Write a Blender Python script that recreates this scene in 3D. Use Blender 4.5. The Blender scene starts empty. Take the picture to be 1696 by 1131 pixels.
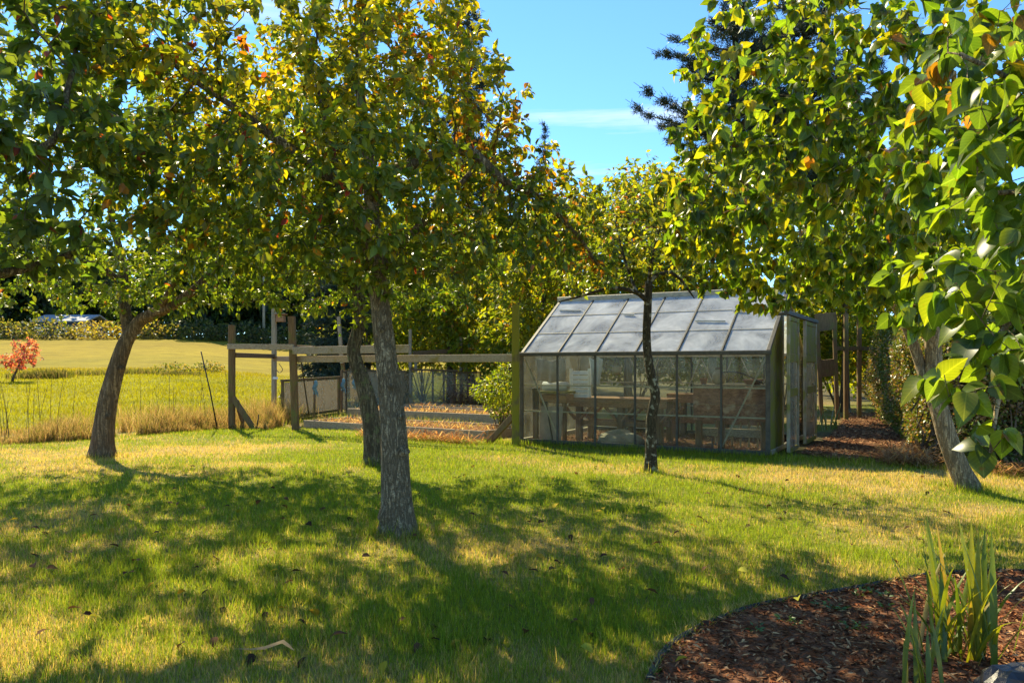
import bpy, math, random
import numpy as np
from mathutils import Vector, Matrix

# ------------------------------------------------------------------ camera, sky, sun, exposure
scene = bpy.context.scene
COL = scene.collection
R = math.radians
F, CX, HY, CAMH = 1300.0, 848.0, 605.0, 1.25      # focal length and horizon in photo pixels, eye height in metres

cam_d = bpy.data.cameras.new("camera")
cam = bpy.data.objects.new("camera", cam_d); COL.objects.link(cam)
cam.location = (0, 0, CAMH); cam.rotation_euler = (R(90), 0, 0)
cam_d.sensor_width = 36; cam_d.lens = F / 1696 * 36
cam_d.shift_y = (HY - 565.5) / 1696
cam_d.clip_start = 0.05; cam_d.clip_end = 3000
scene.camera = cam

SUN_EL, SUN_AZ = R(41), R(-27)
SKY_STRENGTH, SUN_STRENGTH, EXPOSURE = 0.15, 2.4, 2.15
world = bpy.data.worlds.new("World"); scene.world = world; world.use_nodes = True
wn, wl = world.node_tree.nodes, world.node_tree.links
wn.clear()
w_out = wn.new("ShaderNodeOutputWorld"); w_bg = wn.new("ShaderNodeBackground")
w_sky = wn.new("ShaderNodeTexSky"); w_sky.sky_type = 'NISHITA'; w_sky.sun_disc = False
w_sky.sun_elevation = SUN_EL; w_sky.sun_rotation = SUN_AZ
w_sky.air_density = 0.85; w_sky.dust_density = 0.0; w_sky.ozone_density = 9.0
w_hs = wn.new("ShaderNodeHueSaturation"); w_hs.inputs['Hue'].default_value = 0.5; w_hs.inputs['Saturation'].default_value = 1.0
w_tint = wn.new("ShaderNodeMixRGB"); w_tint.blend_type = 'MULTIPLY'; w_tint.inputs[0].default_value = 1
w_tint.inputs[2].default_value = (0.40, 0.46, 0.44, 1)
wl.new(w_sky.outputs[0], w_hs.inputs['Color']); wl.new(w_hs.outputs[0], w_tint.inputs[1])
# thin cirrus: noise stretched along the streaks, over the whole sky
w_tc = wn.new("ShaderNodeTexCoord"); w_map = wn.new("ShaderNodeMapping")
w_map.inputs['Rotation'].default_value = (0, R(-10), R(3)); w_map.inputs['Scale'].default_value = (1.5, 1.5, 19.0)
w_map.inputs['Location'].default_value = (0.15 + .37 * 11, 0.2 + .21 * 11, 0.72 + .9 * 11)
w_no = wn.new("ShaderNodeTexNoise"); w_no.inputs['Scale'].default_value = 1.7; w_no.inputs['Detail'].default_value = 7
w_no.inputs['Roughness'].default_value = 0.55
w_rmp = wn.new("ShaderNodeValToRGB")
w_rmp.color_ramp.elements[0].position = 0.565; w_rmp.color_ramp.elements[1].position = 0.86
w_mix = wn.new("ShaderNodeMixRGB"); w_mix.inputs[2].default_value = (1.9, 1.95, 2.0, 1)
wl.new(w_tc.outputs['Generated'], w_map.inputs[0]); wl.new(w_map.outputs[0], w_no.inputs['Vector'])
wl.new(w_no.outputs[0], w_rmp.inputs[0]); wl.new(w_rmp.outputs[0], w_mix.inputs[0])
wl.new(w_tint.outputs[0], w_mix.inputs[1]); wl.new(w_mix.outputs[0], w_bg.inputs[0])
w_bg.inputs[1].default_value = SKY_STRENGTH
wl.new(w_bg.outputs[0], w_out.inputs[0])

SUN_DIR = Vector((math.sin(SUN_AZ) * math.cos(SUN_EL), math.cos(SUN_AZ) * math.cos(SUN_EL), math.sin(SUN_EL)))
sun_d = bpy.data.lights.new("sun", 'SUN'); sun_d.energy = SUN_STRENGTH; sun_d.angle = R(0.53); sun_d.color = (1.0, 0.88, 0.58)
sun = bpy.data.objects.new("sun", sun_d); COL.objects.link(sun)
sun.rotation_euler = SUN_DIR.to_track_quat('Z', 'Y').to_euler(); sun.location = (-20, 30, 30)

vs = scene.view_settings
vs.view_transform = 'Standard'; vs.look = 'None'; vs.exposure = EXPOSURE; vs.gamma = 1.0; vs.use_curve_mapping = False
scene.render.engine = 'CYCLES'
cy = scene.cycles
cy.use_denoising = True; cy.denoising_prefilter = 'ACCURATE'; cy.denoising_input_passes = 'RGB_ALBEDO_NORMAL'
cy.max_bounces = 10; cy.diffuse_bounces = 6; cy.glossy_bounces = 3; cy.transmission_bounces = 6
cy.transparent_max_bounces = 24; cy.caustics_reflective = False; cy.caustics_refractive = False
cy.sample_clamp_indirect = 6

# ------------------------------------------------------------------ maths helpers
rng = np.random.default_rng(7)
random.seed(7)

def _h(ix, iy, s):
    v = np.sin(ix * 127.1 + iy * 311.7 + s * 74.7) * 43758.5453
    return v - np.floor(v)

def vnoise(x, y, s=0):
    x = np.asarray(x, float); y = np.asarray(y, float)
    ix, iy = np.floor(x), np.floor(y); fx, fy = x - ix, y - iy
    fx = fx * fx * (3 - 2 * fx); fy = fy * fy * (3 - 2 * fy)
    a, b = _h(ix, iy, s), _h(ix + 1, iy, s); c, d = _h(ix, iy + 1, s), _h(ix + 1, iy + 1, s)
    return (a + (b - a) * fx) * (1 - fy) + (c + (d - c) * fx) * fy

def fbm(x, y, s=0, n=4):
    t, a, tot = 0, 0.5, 0
    for k in range(n):
        t = t + a * vnoise(np.asarray(x) * 2 ** k, np.asarray(y) * 2 ** k, s + k); tot += a; a *= 0.55
    return t / tot

def sstep(a, b, x):
    t = np.clip((np.asarray(x, float) - a) / (b - a), 0, 1); return t * t * (3 - 2 * t)

def height(x, y):
    x = np.asarray(x, float); y = np.asarray(y, float)
    k = sstep(-0.42, -0.26, x / np.maximum(y, 1.0))
    y0 = 17 + 10 * k
    t = np.clip(y - y0, 0, 78)
    h = 0.00042 * t * t + 0.03 * t
    h = h + 0.05 * (fbm(x * 0.5, y * 0.5, 3) - 0.5) * sstep(1, 5, y) + 0.5 * (fbm(x * 0.06, y * 0.06, 9) - 0.5) * sstep(25, 60, y)
    return h

def hz(x, y): return float(height(x, y))

def P(px, py, d):                                   # the point d metres ahead that the photo shows at this pixel
    return np.array([(px - CX) / F * d, d, CAMH + (HY - py) / F * d])

def G(px, py):                                      # the ground point there
    d = 2.0
    while d < 150:
        x = (px - CX) / F * d
        if CAMH + (HY - py) / F * d <= hz(x, d): break
        d += 0.03 if d < 25 else 0.2
    return np.array([(px - CX) / F * d, d, hz((px - CX) / F * d, d)])

def unit(v):
    v = np.asarray(v, float); return v / (np.linalg.norm(v, axis=-1, keepdims=True) + 1e-12)

# ------------------------------------------------------------------ mesh helpers
def raw_mesh(name, V, faces_flat, counts, mat, col=None, smooth=False, luv=None):
    me = bpy.data.meshes.new(name)
    V = np.asarray(V, np.float32); n = len(V)
    me.vertices.add(n); me.vertices.foreach_set('co', V.ravel())
    faces_flat = np.asarray(faces_flat, np.int32).ravel()
    me.loops.add(len(faces_flat)); me.loops.foreach_set('vertex_index', faces_flat)
    counts = np.asarray(counts, np.int32)
    starts = np.zeros(len(counts), np.int32); starts[1:] = np.cumsum(counts)[:-1]
    me.polygons.add(len(counts)); me.polygons.foreach_set('loop_start', starts); me.polygons.foreach_set('loop_total', counts)
    me.polygons.foreach_set('use_smooth', np.full(len(counts), bool(smooth)))
    me.update(calc_edges=True)
    if col is not None:
        a = me.attributes.new('Col', 'FLOAT_COLOR', 'POINT')
        c = np.ones((n, 4), np.float32); c[:, :3] = col
        a.data.foreach_set('color', c.ravel())
    if luv is not None:
        a = me.attributes.new('Luv', 'FLOAT_VECTOR', 'POINT'); a.data.foreach_set('vector', np.asarray(luv, np.float32).ravel())
    if mat: me.materials.append(mat)
    return me

WORLD_LOC = {}
def link(name, me, parent=None):
    o = bpy.data.objects.new(name, me); COL.objects.link(o)
    if parent is not None: o.parent = parent
    return o

def origin_of(parent):
    p = np.zeros(3)
    while parent is not None:
        p = p + np.array(parent.location); parent = parent.parent
    return p

def tag(o, label=None, cat=None, group=None, kind=None):
    if label: o['label'] = label
    if cat: o['category'] = cat
    if group: o['group'] = group
    if kind: o['kind'] = kind
    return o

def thing(name, label, cat, loc, group=None):
    o = bpy.data.objects.new(name, None); COL.objects.link(o); o.location = [float(v) for v in loc]
    o.empty_display_size = 0.1
    return tag(o, label, cat, group)

def mesh_obj(name, V, tris, mat, parent=None, col=None, smooth=False, kind=None, luv=None):
    V = np.asarray(V, float) - origin_of(parent); tris = np.asarray(tris)
    o = link(name, raw_mesh(name, V, tris, np.full(len(tris), tris.shape[1]), mat, col, smooth, luv), parent)
    if kind: o['kind'] = kind
    return o

class MB:
    def __init__(s): s.v, s.f, s.n = [], [], 0
    def add(s, V, Fc):
        s.v.append(np.asarray(V, float)); s.f += [[i + s.n for i in f] for f in Fc]; s.n += len(V); return s
    def beam(s, p0, p1, w, h, up=(0, 0, 1), ch=0.12, taper=1.0):      # a bar w wide and h deep with chamfered edges
        p0, p1 = np.asarray(p0, float), np.asarray(p1, float)
        t = unit(p1 - p0); u = np.asarray(up, float)
        if abs(np.dot(t, u)) > 0.95: u = np.array([0, 1.0, 0])
        x = unit(np.cross(t, u)); y = np.cross(x, t)
        c = ch * min(w, h); a, b = w / 2, h / 2
        prof = [(-a, -b + c), (-a + c, -b), (a - c, -b), (a, -b + c), (a, b - c), (a - c, b), (-a + c, b), (-a, b - c)]
        V = [p0 + x * q[0] + y * q[1] for q in prof] + [p1 + (x * q[0] + y * q[1]) * taper for q in prof]
        Fc = [[i, (i + 1) % 8, (i + 1) % 8 + 8, i + 8] for i in range(8)] + [list(range(7, -1, -1)), list(range(8, 16))]
        return s.add(V, Fc)
    def box(s, c, ax, ay, az):                                        # centre and three half-axis vectors
        c, ax, ay, az = [np.asarray(q, float) for q in (c, ax, ay, az)]
        V = [c + i * ax + j * ay + k * az for k in (-1, 1) for j in (-1, 1) for i in (-1, 1)]
        return s.add(V, [[0, 2, 3, 1], [4, 5, 7, 6], [0, 1, 5, 4], [2, 6, 7, 3], [0, 4, 6, 2], [1, 3, 7, 5]])
    def quadslab(s, p, th):                                           # four corners given thickness th along their normal
        p = [np.asarray(q, float) for q in p]; n = unit(np.cross(p[1] - p[0], p[3] - p[0])) * th / 2
        V = [q - n for q in p] + [q + n for q in p]
        return s.add(V, [[3, 2, 1, 0], [4, 5, 6, 7]] + [[i, (i + 1) % 4, (i + 1) % 4 + 4, i + 4] for i in range(4)])
    def tube(s, pts, rad, sides=8, cap=True, lump=0.0, seed=0):
        pts = np.asarray(pts, float); m = len(pts); rad = np.broadcast_to(np.asarray(rad, float), (m,))
        t = unit(np.gradient(pts, axis=0)); mt = unit(t.mean(0))
        ref = np.eye(3)[np.argmin(np.abs(mt))]
        x = unit(np.cross(t, ref)); y = np.cross(t, x)
        th = np.linspace(0, 2 * math.pi, sides, endpoint=False)
        rr = rad[:, None] * np.ones((m, sides))
        if lump:
            s_len = np.concatenate([[0], np.cumsum(np.linalg.norm(np.diff(pts, axis=0), axis=1))])
            A = np.cos(th)[None, :] * 2.2 + seed; B = np.sin(th)[None, :] * 2.2
            rr = rr * (1 + lump * 1.6 * (vnoise(A + s_len[:, None] * 1.3, B + s_len[:, None] * 2.1, seed) - 0.5)
                       + lump * 0.9 * (vnoise(A * 4 + s_len[:, None] * 3, B * 4 + 0 * s_len[:, None], seed + 5) - 0.5))
        V = pts[:, None, :] + rr[..., None] * (np.cos(th)[None, :, None] * x[:, None, :] + np.sin(th)[None, :, None] * y[:, None, :])
        V = V.reshape(-1, 3)
        Fc = [[i * sides + j, i * sides + (j + 1) % sides, (i + 1) * sides + (j + 1) % sides, (i + 1) * sides + j] for i in range(m - 1) for j in range(sides)]
        if cap: Fc += [list(range(sides - 1, -1, -1)), list(range((m - 1) * sides, m * sides))]
        return s.add(V, Fc)
    def lathe(s, c, prof, sides=20):
        c = np.asarray(c, float); th = np.linspace(0, 2 * math.pi, sides, endpoint=False)
        V = [c + np.array([r * math.cos(a), r * math.sin(a), z]) for r, z in prof for a in th]
        m = len(prof)
        Fc = [[i * sides + j, i * sides + (j + 1) % sides, (i + 1) * sides + (j + 1) % sides, (i + 1) * sides + j] for i in range(m - 1) for j in range(sides)]
        Fc += [list(range(sides - 1, -1, -1)), list(range((m - 1) * sides, m * sides))]
        return s.add(V, Fc)
    def build(s, name, mat, parent=None, smooth=False, kind=None):
        V = np.concatenate(s.v) - origin_of(parent)
        flat = [i for f in s.f for i in f]
        o = link(name, raw_mesh(name, V, flat, [len(f) for f in s.f], mat, None, smooth), parent)
        if kind: o['kind'] = kind
        return o

# ------------------------------------------------------------------ materials
def new_mat(name):
    m = bpy.data.materials.new(name); m.use_nodes = True
    nt = m.node_tree; nt.nodes.clear()
    out = nt.nodes.new("ShaderNodeOutputMaterial")
    return m, nt.nodes, nt.links, out

def leaf_mat(name, rough=0.42, trans=0.5, tcol=(1.5, 1.35, 0.45), under=(0.75, 0.85, 1.0), spec=0.5, veins=False):
    m, n, l, out = new_mat(name)
    at = n.new("ShaderNodeAttribute"); at.attribute_name = 'Col'
    geo = n.new("ShaderNodeNewGeometry")
    no = n.new("ShaderNodeTexNoise"); no.inputs['Scale'].default_value = 60; no.inputs['Detail'].default_value = 3
    tc = n.new("ShaderNodeTexCoord"); l.new(tc.outputs['Object'], no.inputs['Vector'])
    mr = n.new("ShaderNodeMapRange"); mr.inputs[3].default_value = 0.72; mr.inputs[4].default_value = 1.25
    l.new(no.outputs[0], mr.inputs[0])
    mul = n.new("ShaderNodeMixRGB"); mul.blend_type = 'MULTIPLY'; mul.inputs[0].default_value = 1
    l.new(at.outputs['Color'], mul.inputs[1]); l.new(mr.outputs[0], mul.inputs[2])
    if veins:                                       # pale side veins and midrib in leaf space, brown blotches here and there
        lu = n.new("ShaderNodeAttribute"); lu.attribute_name = 'Luv'; sx = n.new("ShaderNodeSeparateXYZ"); l.new(lu.outputs['Vector'], sx.inputs[0])
        def mth(op, a, b=None):
            q = n.new("ShaderNodeMath"); q.operation = op
            for i_, v_ in enumerate((a, b)):
                if v_ is None: continue
                if isinstance(v_, (int, float)): q.inputs[i_].default_value = v_
                else: l.new(v_, q.inputs[i_])
            return q.outputs[0]
        ax = mth('ABSOLUTE', sx.outputs[0]); ph = mth('SUBTRACT', mth('MULTIPLY', sx.outputs[1], 7.0), mth('MULTIPLY', ax, 6.5))
        fr = mth('ABSOLUTE', mth('SUBTRACT', mth('FRACT', ph), 0.5))
        v1 = n.new("ShaderNodeMapRange"); v1.inputs[1].default_value = 0.10; v1.inputs[2].default_value = 0.03; l.new(fr, v1.inputs[0])
        v2 = n.new("ShaderNodeMapRange"); v2.inputs[1].default_value = 0.028; v2.inputs[2].default_value = 0.010; l.new(ax, v2.inputs[0])
        vm = mth('MAXIMUM', mth('MULTIPLY', v1.outputs[0], 0.55), v2.outputs[0])
        lt = n.new("ShaderNodeMixRGB"); lt.blend_type = 'MULTIPLY'; lt.inputs[2].default_value = (1.7, 1.5, 1.9, 1); l.new(vm, lt.inputs[0]); l.new(mul.outputs[0], lt.inputs[1])
        bn = n.new("ShaderNodeTexNoise"); bn.inputs['Scale'].default_value = 19; bn.inputs['Detail'].default_value = 5; l.new(tc.outputs['Object'], bn.inputs['Vector'])
        br = n.new("ShaderNodeValToRGB"); br.color_ramp.elements[0].position = 0.64; br.color_ramp.elements[1].position = 0.70; l.new(bn.outputs[0], br.inputs[0])
        bm = n.new("ShaderNodeMixRGB"); bm.inputs[2].default_value = (0.20, 0.11, 0.03, 1); l.new(br.outputs[0], bm.inputs[0]); l.new(lt.outputs[0], bm.inputs[1])
        mul = bm
    und = n.new("ShaderNodeMixRGB"); und.blend_type = 'MULTIPLY'; und.inputs[2].default_value = (*under, 1)
    l.new(geo.outputs['Backfacing'], und.inputs[0]); l.new(mul.outputs[0], und.inputs[1])
    pr = n.new("ShaderNodeBsdfPrincipled"); pr.inputs['Roughness'].default_value = rough
    pr.inputs['Specular IOR Level'].default_value = spec
    l.new(und.outputs[0], pr.inputs['Base Color'])
    tm = n.new("ShaderNodeMixRGB"); tm.blend_type = 'MULTIPLY'; tm.inputs[0].default_value = 1; tm.inputs[2].default_value = (*tcol, 1)
    l.new(mul.outputs[0], tm.inputs[1])
    tr = n.new("ShaderNodeBsdfTranslucent"); l.new(tm.outputs[0], tr.inputs['Color'])
    mx = n.new("ShaderNodeMixShader"); mx.inputs[0].default_value = trans
    l.new(pr.outputs[0], mx.inputs[1]); l.new(tr.outputs[0], mx.inputs[2]); l.new(mx.outputs[0], out.inputs[0])
    return m

def bark_mat(name, c0, c1, c2, sc=22, stretch=0.22, bump=0.9, spots=None):
    """long broken ridges: two stretched noises folded into fissures, short cross cracks, scaly grain and lichen"""
    m, n, l, out = new_mat(name)
    tc = n.new("ShaderNodeTexCoord")
    def fold(scale, zs, lo, hi, det=3.0, dist=0.8):
        mp = n.new("ShaderNodeMapping"); mp.inputs['Scale'].default_value = (1, 1, zs); l.new(tc.outputs['Object'], mp.inputs[0])
        no = n.new("ShaderNodeTexNoise"); no.inputs['Scale'].default_value = scale; no.inputs['Detail'].default_value = det; no.inputs['Distortion'].default_value = dist
        l.new(mp.outputs[0], no.inputs['Vector'])
        a_ = n.new("ShaderNodeMath"); a_.operation = 'SUBTRACT'; a_.inputs[1].default_value = 0.5; l.new(no.outputs[0], a_.inputs[0])
        b_ = n.new("ShaderNodeMath"); b_.operation = 'ABSOLUTE'; l.new(a_.outputs[0], b_.inputs[0])
        r = n.new("ShaderNodeMapRange"); r.inputs[1].default_value = lo; r.inputs[2].default_value = hi; l.new(b_.outputs[0], r.inputs[0])
        return r.outputs[0]
    f1 = fold(sc * 0.55, stretch * 0.6, 0.0, 0.10)
    f2 = fold(sc * 0.8, 1.6, -0.03, 0.05, 2.0, 0.4)
    mu = n.new("ShaderNodeMath"); mu.operation = 'MULTIPLY'; l.new(f1, mu.inputs[0]); l.new(f2, mu.inputs[1])
    no = n.new("ShaderNodeTexNoise"); no.inputs['Scale'].default_value = 55; no.inputs['Detail'].default_value = 9; no.inputs['Roughness'].default_value = 0.75
    l.new(tc.outputs['Object'], no.inputs['Vector'])
    big = n.new("ShaderNodeTexNoise"); big.inputs['Scale'].default_value = 6; big.inputs['Detail'].default_value = 4; l.new(tc.outputs['Object'], big.inputs['Vector'])
    av = n.new("ShaderNodeMath"); av.operation = 'MULTIPLY_ADD'; av.inputs[1].default_value = 0.55; l.new(big.outputs[0], av.inputs[0])
    hf = n.new("ShaderNodeMath"); hf.operation = 'MULTIPLY'; hf.inputs[1].default_value = 0.45; l.new(no.outputs[0], hf.inputs[0]); l.new(hf.outputs[0], av.inputs[2])
    r1 = n.new("ShaderNodeValToRGB"); r1.color_ramp.elements[0].color = (*c1, 1); r1.color_ramp.elements[1].color = (*c2, 1)
    r1.color_ramp.elements[0].position = 0.38; r1.color_ramp.elements[1].position = 0.64
    l.new(av.outputs[0], r1.inputs[0])
    mx = n.new("ShaderNodeMixRGB"); mx.inputs[1].default_value = (*[0.35 * u + 0.65 * v for u, v in zip(c1, c0)], 1)
    l.new(mu.outputs[0], mx.inputs[0]); l.new(r1.outputs[0], mx.inputs[2])
    last = mx
    if spots:
        n2 = n.new("ShaderNodeTexNoise"); n2.inputs['Scale'].default_value = 16; n2.inputs['Detail'].default_value = 5
        l.new(tc.outputs['Object'], n2.inputs['Vector'])
        r3 = n.new("ShaderNodeValToRGB"); r3.color_ramp.elements[0].position = 0.56; r3.color_ramp.elements[1].position = 0.64
        l.new(n2.outputs[0], r3.inputs[0])
        m3 = n.new("ShaderNodeMixRGB"); m3.inputs[2].default_value = (*spots, 1)
        l.new(r3.outputs[0], m3.inputs[0]); l.new(mx.outputs[0], m3.inputs[1]); last = m3
    pr = n.new("ShaderNodeBsdfPrincipled"); pr.inputs['Roughness'].default_value = 0.95; pr.inputs['Specular IOR Level'].default_value = 0.08
    l.new(last.outputs[0], pr.inputs['Base Color'])
    hm = n.new("ShaderNodeMath"); hm.operation = 'MULTIPLY_ADD'; hm.inputs[1].default_value = 0.4
    l.new(no.outputs[0], hm.inputs[0]); l.new(mu.outputs[0], hm.inputs[2])
    bp = n.new("ShaderNodeBump"); bp.inputs['Strength'].default_value = bump; bp.inputs['Distance'].default_value = 0.018
    l.new(hm.outputs[0], bp.inputs['Height']); l.new(bp.outputs[0], pr.inputs['Normal'])
    l.new(pr.outputs[0], out.inputs[0])
    return m

def wood_mat(name, c0, c1, moss=None, moss_amt=0.5, rough=0.85, axis=2, sc=1.0):
    m, n, l, out = new_mat(name)
    tc = n.new("ShaderNodeTexCoord"); mp = n.new("ShaderNodeMapping")
    s3 = [26 * sc] * 3; s3[axis] = 1.6 * sc; mp.inputs['Scale'].default_value = s3
    l.new(tc.outputs['Object'], mp.inputs[0])
    no = n.new("ShaderNodeTexNoise"); no.inputs['Scale'].default_value = 2.2; no.inputs['Detail'].default_value = 8; no.inputs['Roughness'].default_value = 0.65
    no.inputs['Distortion'].default_value = 0.6
    l.new(mp.outputs[0], no.inputs['Vector'])
    r1 = n.new("ShaderNodeValToRGB"); r1.color_ramp.elements[0].color = (*c0, 1); r1.color_ramp.elements[1].color = (*c1, 1)
    r1.color_ramp.elements[0].position = 0.34; r1.color_ramp.elements[1].position = 0.66
    l.new(no.outputs[0], r1.inputs[0]); last = r1
    if moss:
        n2 = n.new("ShaderNodeTexNoise"); n2.inputs['Scale'].default_value = 5; n2.inputs['Detail'].default_value = 8
        l.new(tc.outputs['Object'], n2.inputs['Vector'])
        r3 = n.new("ShaderNodeValToRGB"); r3.color_ramp.elements[0].position = 0.62 - moss_amt * 0.3; r3.color_ramp.elements[1].position = 0.75 - moss_amt * 0.3
        l.new(n2.outputs[0], r3.inputs[0])
        m3 = n.new("ShaderNodeMixRGB"); m3.inputs[2].default_value = (*moss, 1)
        l.new(r3.outputs[0], m3.inputs[0]); l.new(r1.outputs[0], m3.inputs[1]); last = m3
    pr = n.new("ShaderNodeBsdfPrincipled"); pr.inputs['Roughness'].default_value = rough; pr.inputs['Specular IOR Level'].default_value = 0.25
    l.new(last.outputs[0], pr.inputs['Base Color'])
    bp = n.new("ShaderNodeBump"); bp.inputs['Strength'].default_value = 0.5; bp.inputs['Distance'].default_value = 0.006
    l.new(no.outputs[0], bp.inputs['Height']); l.new(bp.outputs[0], pr.inputs['Normal'])
    l.new(pr.outputs[0], out.inputs[0])
    return m

def attr_mat(name, rough=0.9, trans=0.0, bump=0.0, tmul=(1.2, 1.1, 0.5), noise=None):
    m, n, l, out = new_mat(name)
    at = n.new("ShaderNodeAttribute"); at.attribute_name = 'Col'
    src = at.outputs['Color']
    if noise:
        tc = n.new("ShaderNodeTexCoord"); no = n.new("ShaderNodeTexNoise"); no.inputs['Scale'].default_value = noise
        no.inputs['Detail'].default_value = 9; no.inputs['Roughness'].default_value = 0.7
        l.new(tc.outputs['Object'], no.inputs['Vector'])
        mr = n.new("ShaderNodeMapRange"); mr.inputs[1].default_value = 0.25; mr.inputs[2].default_value = 0.75
        mr.inputs[3].default_value = 0.5; mr.inputs[4].default_value = 1.5
        l.new(no.outputs[0], mr.inputs[0])
        mu = n.new("ShaderNodeMixRGB"); mu.blend_type = 'MULTIPLY'; mu.inputs[0].default_value = 1
        l.new(src, mu.inputs[1]); l.new(mr.outputs[0], mu.inputs[2]); src = mu.outputs[0]
        m2 = n.new("ShaderNodeMapping"); m2.inputs['Scale'].default_value = (0.55, 1.0, 1.0); l.new(tc.outputs['Object'], m2.inputs[0])
        n2 = n.new("ShaderNodeTexNoise"); n2.inputs['Scale'].default_value = noise / 34; n2.inputs['Detail'].default_value = 10; n2.inputs['Roughness'].default_value = 0.78
        l.new(m2.outputs[0], n2.inputs['Vector'])
        r2 = n.new("ShaderNodeMapRange"); r2.inputs[1].default_value = 0.28; r2.inputs[2].default_value = 0.72; r2.inputs[3].default_value = 0.55; r2.inputs[4].default_value = 1.4
        l.new(n2.outputs[0], r2.inputs[0])
        mu2 = n.new("ShaderNodeMixRGB"); mu2.blend_type = 'MULTIPLY'; mu2.inputs[0].default_value = 1
        l.new(src, mu2.inputs[1]); l.new(r2.outputs[0], mu2.inputs[2]); src = mu2.outputs[0]
    pr = n.new("ShaderNodeBsdfPrincipled"); pr.inputs['Roughness'].default_value = rough; pr.inputs['Specular IOR Level'].default_value = 0.06
    l.new(src, pr.inputs['Base Color'])
    if noise and bump:
        bp = n.new("ShaderNodeBump"); bp.inputs['Strength'].default_value = bump; bp.inputs['Distance'].default_value = 0.03
        l.new(no.outputs[0], bp.inputs['Height']); l.new(bp.outputs[0], pr.inputs['Normal'])
    if trans:
        tm = n.new("ShaderNodeMixRGB"); tm.blend_type = 'MULTIPLY'; tm.inputs[0].default_value = 1; tm.inputs[2].default_value = (*tmul, 1)
        l.new(src, tm.inputs[1])
        tr = n.new("ShaderNodeBsdfTranslucent"); l.new(tm.outputs[0], tr.inputs['Color'])
        mx = n.new("ShaderNodeMixShader"); mx.inputs[0].default_value = trans
        l.new(pr.outputs[0], mx.inputs[1]); l.new(tr.outputs[0], mx.inputs[2]); l.new(mx.outputs[0], out.inputs[0])
    else: l.new(pr.outputs[0], out.inputs[0])
    return m

def plain_mat(name, c, rough=0.7, metal=0.0, vary=0.25, sc=12, bump=0.2, spec=0.4):
    m, n, l, out = new_mat(name)
    tc = n.new("ShaderNodeTexCoord"); no = n.new("ShaderNodeTexNoise"); no.inputs['Scale'].default_value = sc
    no.inputs['Detail'].default_value = 8; no.inputs['Roughness'].default_value = 0.7
    l.new(tc.outputs['Object'], no.inputs['Vector'])
    r1 = n.new("ShaderNodeValToRGB")
    r1.color_ramp.elements[0].color = (*[v * (1 - vary) for v in c], 1); r1.color_ramp.elements[1].color = (*[min(1, v * (1 + vary)) for v in c], 1)
    r1.color_ramp.elements[0].position = 0.3; r1.color_ramp.elements[1].position = 0.7
    l.new(no.outputs[0], r1.inputs[0])
    pr = n.new("ShaderNodeBsdfPrincipled"); pr.inputs['Roughness'].default_value = rough; pr.inputs['Metallic'].default_value = metal
    pr.inputs['Specular IOR Level'].default_value = spec
    l.new(r1.outputs[0], pr.inputs['Base Color'])
    bp = n.new("ShaderNodeBump"); bp.inputs['Strength'].default_value = bump; bp.inputs['Distance'].default_value = 0.01
    l.new(no.outputs[0], bp.inputs['Height']); l.new(bp.outputs[0], pr.inputs['Normal'])
    l.new(pr.outputs[0], out.inputs[0])
    return m

def glass_mat(name, dirt0, dirt1, dcol=(0.55, 0.55, 0.5), sc=3.0, tint=(0.93, 0.96, 0.94), ior=1.4):
    m, n, l, out = new_mat(name)
    tc = n.new("ShaderNodeTexCoord"); no = n.new("ShaderNodeTexNoise"); no.inputs['Scale'].default_value = sc
    no.inputs['Detail'].default_value = 9; no.inputs['Roughness'].default_value = 0.65; no.inputs['Distortion'].default_value = 0.5
    oi = n.new("ShaderNodeObjectInfo"); va = n.new("ShaderNodeVectorMath"); va.operation = 'MULTIPLY_ADD'; va.inputs[1].default_value = (37, 19, 53)
    cb = n.new("ShaderNodeCombineXYZ")                # every pane with its own pattern of dirt
    for q in range(3): l.new(oi.outputs['Random'], cb.inputs[q])
    l.new(cb.outputs[0], va.inputs[0]); l.new(tc.outputs['Object'], va.inputs[2])
    l.new(va.outputs[0], no.inputs['Vector'])
    mr = n.new("ShaderNodeMapRange"); mr.inputs[1].default_value = 0.3; mr.inputs[2].default_value = 0.75
    mr.inputs[3].default_value = dirt0; mr.inputs[4].default_value = dirt1
    l.new(no.outputs[0], mr.inputs[0])
    tp = n.new("ShaderNodeBsdfTransparent"); tp.inputs[0].default_value = (*tint, 1)
    gl = n.new("ShaderNodeBsdfGlossy"); gl.inputs['Roughness'].default_value = 0.03
    fr = n.new("ShaderNodeFresnel"); fr.inputs[0].default_value = ior
    g = n.new("ShaderNodeMixShader"); l.new(fr.outputs[0], g.inputs[0]); l.new(tp.outputs[0], g.inputs[1]); l.new(gl.outputs[0], g.inputs[2])
    df = n.new("ShaderNodeBsdfDiffuse"); df.inputs[0].default_value = (*dcol, 1)
    tl = n.new("ShaderNodeBsdfTranslucent"); tl.inputs[0].default_value = (*dcol, 1)
    dd = n.new("ShaderNodeMixShader"); dd.inputs[0].default_value = 0.30; l.new(df.outputs[0], dd.inputs[1]); l.new(tl.outputs[0], dd.inputs[2])
    mx = n.new("ShaderNodeMixShader"); l.new(mr.outputs[0], mx.inputs[0]); l.new(g.outputs[0], mx.inputs[1]); l.new(dd.outputs[0], mx.inputs[2])
    l.new(mx.outputs[0], out.inputs[0])
    return m

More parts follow.
